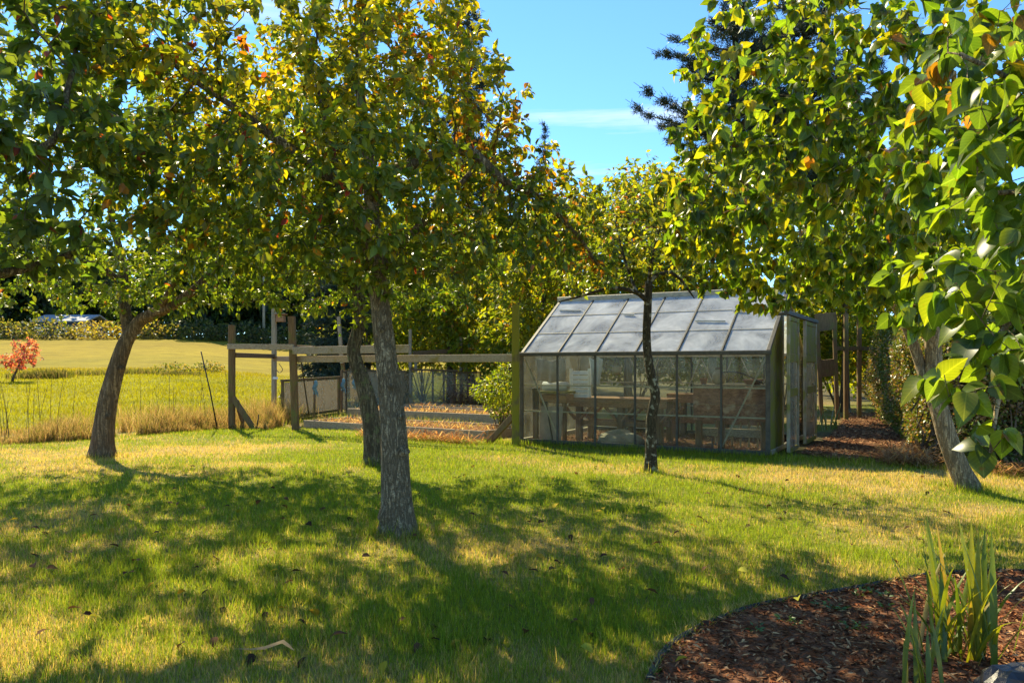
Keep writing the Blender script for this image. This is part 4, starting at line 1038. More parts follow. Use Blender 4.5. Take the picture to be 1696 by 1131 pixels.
for i in range(4):
    a, b = g0 + (g1 - g0) * i / 4, g0 + (g1 - g0) * (i + 1) / 4
    MB().quadslab([a + [.015, 0, .08], b + [-.015, 0, .08], b + [-.015, 0, 1.05], a + [.015, 0, 1.05]], .006).build('pane', M['glass_old'], back)
    MB().beam(a + [0, .03, -.05], a + [0, .03, 1.1 if i else 1.15], .10 if i == 0 else .035, .06, (1, 0, 0)).build('upright', M['rail_grey'], back)
MB().beam(g1 + [0, .03, -.05], g1 + [0, .03, 1.12], .12, .08, (1, 0, 0)).build('upright', M['rail_brown'], back)
for i in range(4):
    a, b = g1 + (g2 - g1) * (i + .1) / 4, g1 + (g2 - g1) * (i + 1) / 4
    MB().quadslab([a + [.02, 0, .08], b + [-.02, 0, .08], b + [-.02, 0, 1.0], a + [.02, 0, 1.0]], .006).build('pane', M['glass_old'], back)
    MB().beam(b + [0, .03, -.05], b + [0, .03, 1.05], .07, .06, (1, 0, 0)).build('upright', M['rail_brown'], back)
MB().beam(g1 + [.1, -.05, 1.03], g2 + [0, -.05, 1.03], .045, .05).build('rail', M['rail_brown'], back)

# raised beds
def straw_part(parent, c, ax, ay, n, h, cols, ln=(.1, .4)):
    u1, u2 = rng.uniform(-1, 1, n), rng.uniform(-1, 1, n)
    p = c + u1[:, None] * ax + u2[:, None] * ay + np.array([0, 0, 1]) * (rng.random(n) * h)[:, None]
    a = rng.uniform(0, 2 * math.pi, n); L = rng.uniform(*ln, n)
    d = np.stack([np.cos(a), np.sin(a), rng.uniform(-.15, .6, n)], 1); sd = unit(np.cross(d, [0, 0, 1])) * .006
    t = p + d * L[:, None]; t[:, 2] -= .10 * L; mid = (p + t) / 2 + np.array([0, 0, 1]) * (.3 * L * rng.random(n))[:, None]
    Vv = np.stack([p - sd, p + sd, mid - sd, mid + sd, t], 1).reshape(-1, 3)
    T = (np.array([[0, 1, 3], [0, 3, 2], [2, 3, 4]])[None] + (np.arange(n) * 5)[:, None, None]).reshape(-1, 3)
    cc = np.array(cols)[rng.integers(0, len(cols), n)] * rng.uniform(.7, 1.3, (n, 1))
    mesh_obj('straw', Vv, T, M['straw'], parent, np.repeat(cc, 5, axis=0), kind='stuff')
STRAW = [(.52, .36, .16), (.44, .27, .11), (.60, .46, .24), (.34, .16, .06), (.26, .24, .05)]
def raised_bed(lab, o, L, W, hgt, n, tilt=0.0):
    o = np.array([o[0], o[1], hz(o[0], o[1])]); bed = thing('raised_bed', lab, 'raised bed', o, 'timber raised beds in the garden')
    e = [o, o + GD * L, o + GD * L + GN * W, o + GN * W]
    for i in range(4):
        a, b = e[i], e[(i + 1) % 4]; ud = unit(b - a) * .022
        MB().beam(a + ud + [0, 0, hgt / 2], b - ud + [0, 0, hgt / 2 - tilt], .045, hgt).build('board', M['board_grey'], bed)
    c = (e[0] + e[2]) / 2
    X, Y = np.meshgrid(np.linspace(-1, 1, 40), np.linspace(-1, 1, 14)); X, Y = X.ravel(), Y.ravel()
    Vv = c + X[:, None] * GD * (L / 2 - .03) + Y[:, None] * GN * (W / 2 - .03) + np.array([0, 0, 1]) * (hgt - .09 + .09 * fbm(X * 8, Y * 3, 5))[:, None]
    ii = (np.arange(13)[:, None] * 40 + np.arange(39)[None]).ravel(); Qd = np.stack([ii, ii + 1, ii + 41, ii + 40], 1)
    mesh_obj('soil', Vv, Qd, M['soil'], bed, None, True)
    straw_part(bed, c + [0, 0, hgt - .06], GD * (L / 2 - .1), GN * (W / 2 - .18), n, .05, STRAW, (.06, .26))
    return bed
b1 = G(503, 709)
raised_bed('near raised timber bed strewn with straw along the fence rail', b1[:2], 4.5, 1.35, .16, 1500, .01)
b2 = np.array([-4.05, 19.3]); raised_bed('middle raised timber bed of dry stalks behind the near one', b2, 4.7, 1.3, .19, 1500)
raised_bed('farthest raised timber bed by the strip of green grass', b2 + GN[:2] * 1.75, 4.4, 1.0, .2, 700)
# straw heap spilling in front of the beds
n = 750; cN = D0 + GD * -1.9 - GN * .15
heap = thing('straw_heap', 'tangled heap of rusty dry stalks before the raised bed', 'straw heap', cN)
straw_part(heap, cN + [0, 0, .02], GD * 1.25, GN * .2, n, .05, [(.50, .30, .12), (.42, .17, .06), (.55, .40, .19), (.28, .13, .05)], (.1, .4))
# dry bramble pile at the back fence
cB = np.array([-.85, 23.4, hz(-.85, 23.4)])
pile = thing('bramble_pile', 'pile of dry reddish bramble canes against the back fence', 'bramble pile', cB)
mb = MB()
for i in range(150):
    a = random.uniform(0, 2 * math.pi); r = random.uniform(.2, 1.2); s = cB + np.array([random.gauss(0, .5), random.gauss(0, .25), random.uniform(0, .4)])
    e = s + np.array([math.cos(a) * r, math.sin(a) * r * .5, random.uniform(-.1, .75)]); e[2] = max(e[2], cB[2] + .02)
    mid = (s + e) / 2 + np.array([0, 0, random.uniform(.1, .45)]); q = smooth_path([s, mid, e], .2)
    mb.tube(q, np.linspace(.012, .006, len(q)), 4, False)
mb.build('cane', plain_mat('cane', (.30, .16, .10), .8, vary=.4), pile, True, 'stuff')
straw_part(pile, cB + [0, 0, .02], np.array([1.0, .3, 0]), np.array([0, .4, 0]), 1500, .35, [(.36, .20, .12), (.42, .28, .16), (.26, .12, .07)], (.15, .5))
# yellow green shrub left of the mossy post
sh = G(838, 700); s = 14.6 / F
clump_leaves('shrub', 'bright yellow green shrub left of the mossy post', 'shrub', [(P(832, 655, 14.6), np.array([.36, .4, .5]), 1), (P(815, 645, 14.6), np.array([.42, .35, .26]), 1), (P(838, 612, 14.7), np.array([.24, .3, .28]), .7)], 1500, (.05, .09),
             palette(lambda p: np.stack([np.full(len(p), .5), n3(p, 3, 4), np.full(len(p), .15)], 1), [(.20, .24, .015), (.13, .18, .015), (.30, .28, .02)]), 'pear_leaf', None, 14, tpl=LEAF_PEAR)
#@@GREENHOUSE
# ------------------------------------------------------------------ the greenhouse
gz = hz(*(GH_L + GH_U * 1.9)); EAVE, RIDGE = 1.42, 2.37
def gh(a, b, z): return np.array([GH_L[0] + GH_U[0] * a + GH_V[0] * b, GH_L[1] + GH_U[1] * a + GH_V[1] * b, gz + z])
U3, V3 = np.append(GH_U, 0), np.append(GH_V, 0)
house_g = thing('greenhouse', 'aluminium framed glass greenhouse with dusty panes and pitched roof', 'greenhouse', gh(0, 0, 0))
NB = 6; BW = GH_LEN / NB; HB = GH_W / 2
def roof_pt(a, s): return gh(a, HB * s, EAVE + (RIDGE - EAVE) * s)                 # s from the front eave (0) to the ridge (1)
def roof_pt2(a, s): return gh(a, GH_W - HB * s, EAVE + (RIDGE - EAVE) * s)
RN = unit(np.cross(U3, roof_pt(0, 1) - roof_pt(0, 0)))
# sills, eaves, ridge
for b in (0, GH_W):
    MB().beam(gh(-.03, b, .045), gh(GH_LEN + .03, b, .045), .05, .07).build('sill', M['alu_backlit'], house_g)
    MB().beam(gh(-.04, b, EAVE), gh(GH_LEN + .04, b, EAVE), .07, .06).build('eave_rail', M['alu_backlit'] if b == 0 else M['alu'], house_g)
    for z in (.52, .93):
        MB().beam(gh(.03, abs(b - .03), z), gh(GH_LEN - .03, abs(b - .03), z), .012, .022).build('wall_rail', M['alu'], house_g)
MB().beam(gh(-.05, HB, RIDGE + .02), gh(GH_LEN + .05, HB, RIDGE + .02), .09, .10).build('ridge_cap', M['alu'], house_g)
for a in (0, GH_LEN):
    MB().beam(gh(a, .03, .045), gh(a, GH_W - .03, .045), .05, .07).build('sill', M['alu'], house_g)
for i in range(NB + 1):
    a = i * BW; end = i in (0, NB); w = .06 if end else .028
    for b, sg in ((0, -1), (GH_W, 1)):
        MB().beam(gh(a, b, .08), gh(a, b, EAVE - .03), w, .035, V3).build('wall_bar', M['alu_backlit'], house_g)
    MB().beam(roof_pt(a, .02), roof_pt(a, .975), w * .9, .04, RN).build('roof_bar', M['alu_backlit'], house_g)
    MB().beam(roof_pt2(a, .02), roof_pt2(a, .975), w * .9, .035, (0, 0, 1)).build('roof_bar', M['alu'], house_g)
for i in range(NB):
    a0, a1 = i * BW + .022, (i + 1) * BW - .022
    for b in (0, GH_W):
        for z0, z1, o in ((.085, .70, 0), (.69, EAVE - .035, -.006)):
            bb_ = b + (o if b == 0 else -o)
            MB().quadslab([gh(a0, bb_, z0), gh(a1, bb_, z0), gh(a1, bb_, z1), gh(a0, bb_, z1)], .004).build('pane', M['glass_wall'], house_g)
    for s0, s1, o in ((.025, .36, 0), (.35, .69, .006), (.68, .975, .012)):
        for rp in (roof_pt, roof_pt2):
            off = np.array([0, 0, o])
            MB().quadslab([rp(a0, s0) + off, rp(a1, s0) + off, rp(a1, s1) + off, rp(a0, s1) + off], .004).build('roof_pane', M['glass_roof'], house_g)
            if rp is roof_pt and s0 > .1:
                MB().beam(rp(a0, s0) + off + [0, 0, .008], rp(a1, s0) + off + [0, 0, .006], .006, .005, RN).build('lap_strip', M['alu'], house_g)
# left gable of glass
for b in (.72, 1.45, 2.18):
    zt = EAVE + (RIDGE - EAVE) * (1 - abs(b - HB) / HB)
    MB().beam(gh(0, b, .08), gh(0, b, zt - .03), .03, .03, U3).build('gable_bar', M['alu'], house_g)
for b0, b1_ in ((.03, .70), (.74, 1.43), (1.47, 2.16), (2.2, 2.87)):
    z0 = EAVE + (RIDGE - EAVE) * (1 - abs(b0 - HB) / HB) - .04; z1 = EAVE + (RIDGE - EAVE) * (1 - abs(b1_ - HB) / HB) - .04
    MB().quadslab([gh(0, b0, .09), gh(0, b1_, .09), gh(0, b1_, z1), gh(0, b0, z0)], .004).build('pane', M['glass_wall'], house_g)
# right gable: mossy boards beside a wide doorway, sliding doors on an outer track
for k in range(8):
    b = .12 + k * .115
    zt = EAVE + (RIDGE - EAVE) * (1 - abs(b - HB) / HB) - .03
    MB().beam(gh(GH_LEN, b, .02), gh(GH_LEN, b, zt), .108, .022, U3).build('board', M['clad_moss'], house_g)
for b in (1.02, 2.18):
    zt = EAVE + (RIDGE - EAVE) * (1 - abs(b - HB) / HB) - .03
    MB().beam(gh(GH_LEN, b, .05), gh(GH_LEN, b, zt), .06, .05, U3).build('gable_post', M['alu'], house_g)
MB().quadslab([gh(GH_LEN, 2.22, .09), gh(GH_LEN, 2.87, .09), gh(GH_LEN, 2.87, EAVE - .02), gh(GH_LEN, 2.22, EAVE + .42)], .004).build('pane', M['glass_wall'], house_g)
MB().quadslab([gh(GH_LEN, 1.06, 1.98), gh(GH_LEN, 2.14, 1.98), gh(GH_LEN, 1.62, 2.24), gh(GH_LEN, 1.30, 2.24)], .004).build('pane', M['glass_wall'], house_g)
MB().beam(gh(GH_LEN + .2, .22, 1.97), gh(GH_LEN + .2, 3.0, 1.97), .06, .06).build('door_track', M['alu_backlit'], house_g)
for b in (.3, 1.5, 2.9):
    MB().beam(gh(GH_LEN + (.02 if b < 2.8 else .0), b, 1.955), gh(GH_LEN + .17, b, 1.955), .04, .04).build('track_bracket', M['alu_backlit'], house_g)
for (b0, b1_, cc_) in ((.38, 1.12, .20), (1.78, 2.86, .20)):
    door = MB().beam(gh(GH_LEN + cc_, b0, .04), gh(GH_LEN + cc_, b0, 1.93), .05, .045, U3).beam(gh(GH_LEN + cc_, b1_, .04), gh(GH_LEN + cc_, b1_, 1.93), .05, .045, U3).build('door', M['door_grey'], house_g)
    for z in (.05, .86, 1.35, 1.9):
        MB().beam(gh(GH_LEN + cc_, b0 + .027, z), gh(GH_LEN + cc_, b1_ - .027, z), .035, .06 if z in (.05, 1.9) else .11).build('door_rail', M['clad_moss'], door)
    MB().quadslab([gh(GH_LEN + cc_, b0 + .03, .09), gh(GH_LEN + cc_, b1_ - .03, .09), gh(GH_LEN + cc_, b1_ - .03, .80), gh(GH_LEN + cc_, b0 + .03, .80)], .004).build('door_pane', M['glass_old'], door)
    MB().quadslab([gh(GH_LEN + cc_, b0 + .03, .92), gh(GH_LEN + cc_, b1_ - .03, .92), gh(GH_LEN + cc_, b1_ - .03, 1.29), gh(GH_LEN + cc_, b0 + .03, 1.29)], .004).build('door_pane', M['glass_old'], door)
    MB().quadslab([gh(GH_LEN + cc_, b0 + .03, 1.41), gh(GH_LEN + cc_, b1_ - .03, 1.41), gh(GH_LEN + cc_, b1_ - .03, 1.865), gh(GH_LEN + cc_, b0 + .03, 1.865)], .012).build('door_panel', M['clad_moss'], door)
# diagonal braces inside the end bays
def brace(p, q, w=.022): MB().beam(p, q, w, w).build('brace', M['alu'], house_g)
brace(gh(.04, .05, EAVE - .08), gh(BW, .05, .1)); brace(gh(GH_LEN - .04, .05, EAVE - .08), gh(GH_LEN - BW, .05, .1))
brace(roof_pt(GH_LEN - .05, .93) - [0, 0, .05], roof_pt(GH_LEN - BW, .06) - [0, 0, .05]); brace(roof_pt(.05, .93) - [0, 0, .05], roof_pt(.33, .03) - [0, 0, .05])
for a in (BW * 1.2, BW * 2.4, BW * 3.3, BW * 4.4):
    brace(gh(a, GH_W - .05, EAVE - .05), gh(a + .3, GH_W - .05, .75), .016); brace(gh(a + .55, GH_W - .05, EAVE - .05), gh(a + .3, GH_W - .05, .75), .016)
# floor
Fp = np.array([gh(.03, .03, 0)[:2], gh(GH_LEN - .03, .03, 0)[:2], gh(GH_LEN - .03, GH_W, 0)[:2], gh(.03, GH_W, 0)[:2]])
sheet('greenhouse_floor', Fp, .008, M['soil'], .1, 47, .01)
chips('floor_litter', Fp, 3500, (.03, .09), (.01, .03), .02, [(0.276, 0.157, 0.081), (0.170, 0.088, 0.044), (0.382, 0.245, 0.126)], 5)

# --- what stands inside
def bench(lab, a0, a1, b0, b1_, top, legs, gusset=True, planks=3):
    t = thing('potting_bench', lab, 'bench', gh(a0, b0, 0))
    w = (b1_ - b0) / planks
    for k in range(planks):
        b = b0 + w * (k + .5); MB().beam(gh(a0 + random.uniform(-.03, .03), b, top), gh(a1 + random.uniform(-.03, .03), b, top), w - .012, .035).build('plank', M['bench_wood'], t)
    MB().beam(gh(a0 + .02, b0 + .03, top - .075), gh(a1 - .02, b0 + .03, top - .075), .04, .11).build('apron', M['bench_wood'], t)
    MB().beam(gh(a0 + .02, b1_ - .03, top - .075), gh(a1 - .02, b1_ - .03, top - .075), .04, .11).build('apron', M['bench_wood'], t)
    for a in legs:
        for b in (b0 + .105, b1_ - .105):
            MB().beam(gh(a, b, 0), gh(a, b, top - .02), .11, .10, U3).build('leg', M['leg_wood'], t)
            if gusset:
                for s in (-1, 1): MB().beam(gh(a + s * .04, b - .06, top - .34), gh(a + s * .24, b - .06, top - .13), .03, .09, V3).build('gusset', M['bench_wood'], t)
    for b in (b0 + .16, b1_ - .16):
        MB().beam(gh(legs[0], b, .30), gh(legs[-1], b, .30), .04, .09).build('stretcher', M['bench_wood'], t)
    return t
bench('long brown potting bench with angled leg braces inside the greenhouse', .45, 2.15, .75, 1.45, .70, (.62, 1.35, 2.0))
bench('second plank bench along the greenhouse back wall', 1.7, 3.5, 2.05, 2.7, .74, (1.85, 2.6, 3.35), False)
fb = thing('workbench', 'low bench faced with a weathered reddish plywood sheet', 'bench', gh(2.66, .45, 0))
MB().quadslab([gh(2.66, .42, .44), gh(GH_LEN - .10, .42, .44), gh(GH_LEN - .10, .42, .93), gh(2.66, .42, .93)], .016).build('front_panel', M['plywood'], fb)
MB().beam(gh(2.64, .62, .95), gh(GH_LEN - .1, .62, .95), .36, .03).build('top', M['board_grey'], fb)
for a in (2.72, 3.05, GH_LEN - .15):
    MB().beam(gh(a, .50, 0), gh(a, .50, .93), .09, .09, U3).build('leg', M['leg_wood'], fb)
MB().beam(gh(2.7, .53 + .06, .26), gh(GH_LEN - .15, .59, .26), .06, .12).build('stretcher', M['board_grey'], fb)
pk = thing('picket_panel', 'short slatted panel standing below the plywood', 'panel', gh(2.9, .95, 0))
for k in range(7):
    MB().beam(gh(2.85 + k * .125, .95, .02), gh(2.85 + k * .125, .95, .58), .045, .02, U3).build('slat', M['post_grey'], pk)
MB().beam(gh(2.8, .975, .5), gh(3.66, .975, .5), .02, .05).build('rail', M['rail_grey'], pk)
jug = thing('jug', 'tan stoneware jug with dark lid on the plywood faced bench', 'jug', gh(2.98, .62, .965))
jc = gh(2.98, .62, .965)
MB().lathe(jc, [(.05, 0), (.088, .015), (.10, .08), (.098, .13), (.07, .175), (.045, .19), (.047, .215), (.052, .22)], 20).build('body', M['ceramic'], jug, True)
MB().lathe(jc + [0, 0, .221], [(.055, 0), (.057, .02), (.03, .026)], 16).build('lid', M['leg_wood'], jug, True)
MB().tube(smooth_path([jc + [.06, -.02, .18], jc + [.125, -.03, .15], jc + [.10, -.02, .09]], .02), .01, 6).build('handle', M['ceramic'], jug, True)
def pot(lab, c, r, h, name='flower_pot', bowl=False):
    prof = [(r * .62, 0), (r * .92, h * .75), (r, h * .76), (r, h), (r * .88, h), (r * .8, h * .8)]
    tag(MB().lathe(c, prof, 18).build(name, M['terracotta'], None, True), lab, 'pot')
pot('small terracotta pot left of the stoneware jug', gh(2.76, .6, .965), .06, .09)
pot('wide terracotta bowl at the right end of the plywood bench', gh(3.48, .62, .965), .15, .075)
pot('terracotta pot on the far bench behind the plywood', gh(3.1, 2.3, .76), .09, .13)
hs = [gh(3.05, .5, 1.14), gh(3.25, .5, 1.15), gh(3.45, .48, 1.09), gh(3.66, .46, .98)]
q = smooth_path(hs, .04)
tag(MB().tube(q, .010, 8).build('hose', M['black_plastic'], None, True), 'black hose arching over the plywood faced bench', 'hose')
lv = thing('louvred_crate', 'white louvred crate standing on the left end of the bench', 'crate', gh(.62, .85, .72))
for k in range(6): MB().beam(gh(.50, .80 + .004 * k, .745 + k * .075), gh(.80, .80 + .004 * k, .745 + k * .075), .016, .062, V3 * .3 + np.array([0, 0, 1])).build('slat', M['white_paint'], lv)
for a in (.485, .815): MB().beam(gh(a, .83, .72), gh(a, .83, 1.19), .03, .05, U3).build('stile', M['white_paint'], lv)
rl = thing('plastic_roll', 'white plastic roll lying on a shelf in the left corner', 'roll', gh(.1, .62, .84))
MB().tube([gh(.08, .62, .90), gh(.3, .62, .90), gh(.52, .60, .90)], [.075, .078, .075], 18, lump=.05).build('sheet', M['cloth_white'], rl, True)
MB().tube([gh(.05, .62, .90), gh(.56, .60, .90)], .03, 10).build('core', M['cloth_beige'], rl, True)
sb = thing('corner_shelf', 'low corner shelf holding the white plastic roll', 'shelf', gh(.08, .5, 0))
MB().beam(gh(.06, .62, .805), gh(.58, .62, .805), .36, .035).build('board', M['clad_moss'], sb)
MB().beam(gh(.08, .62, .70), gh(.56, .62, .70), .30, .14).build('apron', M['bench_wood'], sb)
for a in (.12, .52): MB().beam(gh(a, .5, 0), gh(a, .5, .63), .07, .06, U3).build('leg', M['leg_wood'], sb)
tag(MB().quadslab([gh(.13, .36, .02), gh(.53, .33, .02), gh(.53, .42, .58), gh(.13, .42, .58)], .014).build('board', M['cloth_beige']), 'pinkish board leaning below the corner shelf', 'board')
tl = thing('long_handled_tool', 'dark long handled tool leaning on the pinkish board', 'tool', gh(.28, .28, 0))
MB().tube([gh(.42, .26, .05), gh(.27, .34, .62)], .012, 8).build('handle', M['dark_metal'], tl, True)
MB().box(gh(.25, .33, .63), U3 * .05, V3 * .012, (0, 0, .035)).build('head', M['dark_metal'], tl)
bn = thing('dark_bin', 'dark narrow bin in the greenhouse left corner', 'bin', gh(.09, .3, .0))
MB().lathe(gh(.13, .24, .55), [(.05, 0), (.06, .3), (.065, .3), (.065, .33), (.05, .33)], 14).build('body', M['black_plastic'], bn, True)
MB().beam(gh(.13, .24, 0), gh(.13, .24, .55), .08, .08, U3).build('stand', M['leg_wood'], bn)
def drape(name, lab, c0, c1, z0, z1, mat, folds, amp, seed, taper=1.0):
    nu, nv = 36, 14; Vv = []
    for j in range(nv):
        for i in range(nu):
            s, t = i / (nu - 1), j / (nv - 1); ss = .5 + (s - .5) * (1 - (1 - taper) * t)
            p = c0 + (c1 - c0) * ss + V3 * amp * math.sin(s * folds * 6.28 + t * 1.3 + seed) * (.4 + t * .8); p = p.copy(); p[2] = gz + z0 + (z1 - z0) * t + .02 * math.sin(s * 9 + seed); Vv.append(p)
    Qd = [[j * nu + i, j * nu + i + 1, (j + 1) * nu + i + 1, (j + 1) * nu + i] for j in range(nv - 1) for i in range(nu - 1)]
    o = mesh_obj(name, Vv, Qd, mat, None, None, True); mo = o.modifiers.new('thickness', 'SOLIDIFY'); mo.thickness = .003
    return tag(o, lab, name.replace('_', ' '))
drape('cloth', 'beige cloth hanging across the greenhouse left corner', gh(.06, .40, 0), gh(.58, .40, 0), 1.33, .98, M['cloth_beige'], 3, .025, 0)
drape('plastic_sheet', 'gathered white plastic sheet hanging right of the louvred crate', gh(.86, .7, 0), gh(1.1, .7, 0), 1.36, .92, M['cloth_white'], 3, .03, 2, .5)
hb = thing('hanging_basket', 'small round wicker basket hanging under the greenhouse eave', 'basket', gh(1.42, .5, 1.13))
MB().lathe(gh(1.42, .5, 1.10), [(.02, 0), (.06, .02), (.075, .07), (.07, .12), (.076, .13), (.066, .13)], 16).build('bowl', M['ceramic'], hb, True)
MB().tube([gh(1.36, .5, 1.22), gh(1.42, .5, 1.38)], .004, 5).tube([gh(1.48, .5, 1.22), gh(1.42, .5, 1.38)], .004, 5).build('hanger', M['dark_metal'], hb)
def rock(name, lab, c, rad, mat, seed, squash=.6):
    nu, nv = 22, 12; Vv, Qd = [], []
    for j in range(nv):
        for i in range(nu):
            a, t = i / nu * 6.28318, j / (nv - 1) * math.pi; d = np.array([math.sin(t) * math.cos(a), math.sin(t) * math.sin(a), math.cos(t)])
            r = 1 + .45 * (float(fbm(d[0] * 1.6 + seed, d[1] * 1.6 + d[2] * 1.3, seed)) - .5) * 2; Vv.append(np.asarray(c) + d * r * np.array(rad))
    for j in range(nv - 1):
        for i in range(nu): Qd.append([j * nu + i, j * nu + (i + 1) % nu, (j + 1) * nu + (i + 1) % nu, (j + 1) * nu + i])
    return tag(mesh_obj(name, Vv, Qd, mat, None, None, False), lab, name.replace('_', ' '))
rock('sack', 'grey crumpled sack slumped on the greenhouse floor', gh(1.5, .35, .07), (.34, .2, .17), M['stone_grey'], 3)
tp = thing('garden_tap', 'small rusty cross handled tap standing by the glass', 'tap', gh(3.0, .2, 0))
MB().tube([gh(3.0, .2, 0), gh(3.0, .2, .12)], .018, 8).build('pipe', M['rust'], tp, True)
MB().beam(gh(2.94, .2, .12), gh(3.06, .2, .12), .02, .02).beam(gh(3.0, .2, .10), gh(3.0, .2, .19), .02, .02).build('handle', M['rust'], tp)
for i, (a, s, L, lab) in enumerate([(.12, .78, .42, 'white tape strip across the leftmost roof pane'), (3.1, .66, .22, 'short white strip near the right end of the roof'), (2.6, .5, .46, 'long peeling white strip on the fifth roof pane'), (1.35, .66, .2, 'small white strip on the third roof pane')]):
    tag(MB().beam(roof_pt(a, s) + [0, -.01, .025], roof_pt(a + L, s - .02) + [0, -.01, .025], .006, .03, RN).build('tape_strip', M['white_paint']), lab, 'tape')

# leaning wood panel, posts and path clutter right of the greenhouse
pb0 = G(1387, 697); pn = thing('wooden_panel', 'tall leaning brown wooden panel frame with two square openings', 'panel', pb0)
def pp(px, py): return P(px, py, pb0[1] - .25 * (697 - py) / 180 - (1387 - px) * .006)
for x0b, x0t, x1b in ((1361, 1352, 0), (1387, 1381, 0)):
    MB().beam(pp(x0b, 694), pp(x0t, 520), .085, .06, (0, 1, 0)).build('stile', M['post_brown'], pn)
for y0, y1 in ((520, 549), (597, 625)):
    MB().quadslab([pp(1352 + (y1 - 520) * .05, y1), pp(1386, y1 - 4), pp(1384, y0 - 3), pp(1352, y0)], .035).build('board', M['post_brown'], pn)
rf_ = thing('path_fence', 'dark post and rail fence at the end of the bark path', 'fence', (8.0, 17.6, 0))
for px, d, t in ((1401, 17.6, 520), (1423, 18.0, 515), (1500, 19.0, 520)):
    b = P(px, 700, d); b[2] = hz(b[0], d); MB().beam(b - [0, 0, .1], [b[0], d, zat(t, d)], .09, .09, (1, 0, 0)).build('post', M['post_brown'], rf_)
MB().beam(P(1386, 577, 17.5), P(1425, 577, 17.9), .05, .09).beam(P(1425, 577, 17.9), P(1505, 580, 19.0), .05, .09).build('rail', M['post_brown'], rf_)
# iris clump by the path
def sword(root, b, L, az, lean, w, col, bendk=.5, name='blade'):
    n = 9; s = np.linspace(0, 1, n); dirh = np.array([math.cos(az), math.sin(az), 0]); side = np.array([-math.sin(az), math.cos(az), 0])
    ang = lean * (.35 + bendk * 1.3 * s ** 2)
    seg = L / (n - 1); p = [np.array(b, float)]
    for k in range(1, n): p.append(p[-1] + seg * (dirh * math.sin(ang[k]) + np.array([0, 0, math.cos(ang[k])])))
    p = np.array(p); ww = w * np.clip(np.minimum(1, (1 - s) * 2.2) * (.75 + .5 * s), 0, 1); nrm = np.cross(side, unit(np.gradient(p, axis=0)))
    Vv = np.concatenate([p - side * ww[:, None] / 2 + nrm * ww[:, None] * .15, p, p + side * ww[:, None] / 2 + nrm * ww[:, None] * .15])
    Qd = [[k, n + k, n + k + 1, k + 1] for k in range(n - 1)] + [[n + k, 2 * n + k, 2 * n + k + 1, n + k + 1] for k in range(n - 1)]
    t = np.concatenate([s, s, s])[:, None]; c = np.array(col) * (.85 + .3 * t)
    return mesh_obj(name, Vv, Qd, M['sword'], root, c, True)
M['sword'] = leaf_mat('sword', .4, .42)
c0 = G(1368, 712); ir = thing('iris_clump', 'small clump of broad green strap leaves beside the path', 'plant', c0)
for i in range(16): sword(ir, c0 + [random.gauss(0, .12), random.gauss(0, .1), 0], random.uniform(.25, .55), random.uniform(0, 6.28), random.uniform(.2, 1.0), .035, (.13, .17, .03) if i % 3 else (.28, .26, .12))

# hedge
HA, HBp = np.array([5.45, 9.95]), np.array([8.3, 18.0]); HW_, HH_ = 1.5, 2.1
hu = unit(HBp - HA); hv = np.array([hu[1], -hu[0]]); HL = np.linalg.norm(HBp - HA)
def hedge(lab, A, U, Vd, L, W, H, n, dry):
    root = thing('hedge', lab, 'hedge', (A[0], A[1], hz(A[0], A[1])))
    def surf(m, depth):
        f = rng.choice(4, m, p=[.42, .26, .18, .14]); a, b, z = rng.random(m) * L, rng.random(m) * W, rng.random(m) ** .8 * H
        dd_ = np.abs(rng.normal(0, depth, m))
        b = np.where(f == 0, dd_, np.where(f == 3, W - dd_, b)); z = np.where(f == 1, H - dd_, z); a = np.where(f == 2, dd_, a)
        bul = .22 * (fbm(a * 1.1, z * 1.3 + b, 101) - .5) * 2
        b = b - np.where(f == 0, bul, 0) - .18 * np.sin(np.clip(z / H, 0, 1) * 3.1) * (f == 0); z = z + np.where(f == 1, bul, 0); a = a - np.where(f == 2, bul, 0)
        p = np.stack([A[0] + U[0] * a + Vd[0] * b, A[1] + U[1] * a + Vd[1] * b, z], 1); p[:, 2] += height(p[:, 0], p[:, 1]); return p
    mb = MB()
    tips = surf(900, .22)
    for t in tips:
        a = np.dot(t[:2] - A, U); s = np.array([A[0] + U[0] * a + Vd[0] * W * .5 + random.gauss(0, .15), A[1] + U[1] * a + Vd[1] * W * .5 + random.gauss(0, .15), max(0.02, t[2] * random.uniform(.1, .6))])
        q = np.array([s, (s + t) / 2 + rng.normal(0, .06, 3), t]); mb.tube(q, [.014, .008, .003], 3, False)
    mb.build('branch', M['twig'], root, False, 'stuff')
    pts = surf(n, .11); k = (n3(pts, 1.6, 103) + .15 * rng.random(len(pts))) > .30; pts = pts[k]
    w = n3(pts, 1.0, 105); zrel = pts[:, 2] / H
    dm = np.clip(.5 - np.abs(zrel - .45), 0, .5) * dry * (w > .45)
    cf = palette(lambda p: np.stack([np.full(len(p), .55), np.full(len(p), .3), .05 + dm * 1.6], 1), [(.11, .145, .024), (.17, .195, .03), (.33, .21, .10)])
    leaves_obj('foliage', LEAF_FAR, pts, leaf_frames(rng.normal(0, 1, pts.shape), 1), rng.uniform(.035, .06, len(pts)), cf(pts), M['hedge_leaf'], root)
hedge('dense clipped hedge with dry brown patches along the bark path', HA, hu, hv, HL, HW_, HH_, 90000, 1.0)
hedge('nearer leafy hedge behind the lilac trunk', np.array([5.5, 9.55]), np.array([1.0, -.08]), np.array([.05, 1.0]), 4.2, 1.0, 1.85, 56000, .9)
n = 1300; cN = G(1490, 766)
hp = thing('dry_weeds', 'dry straw coloured weeds at the foot of the hedge', 'weeds', cN)
straw_part(hp, cN + [.2, .15, 0], np.array([.3, .6, 0]), np.array([.25, -.1, 0]), n, .07, [(.36, .22, .11), (.28, .15, .07), (.44, .31, .16)], (.1, .45))
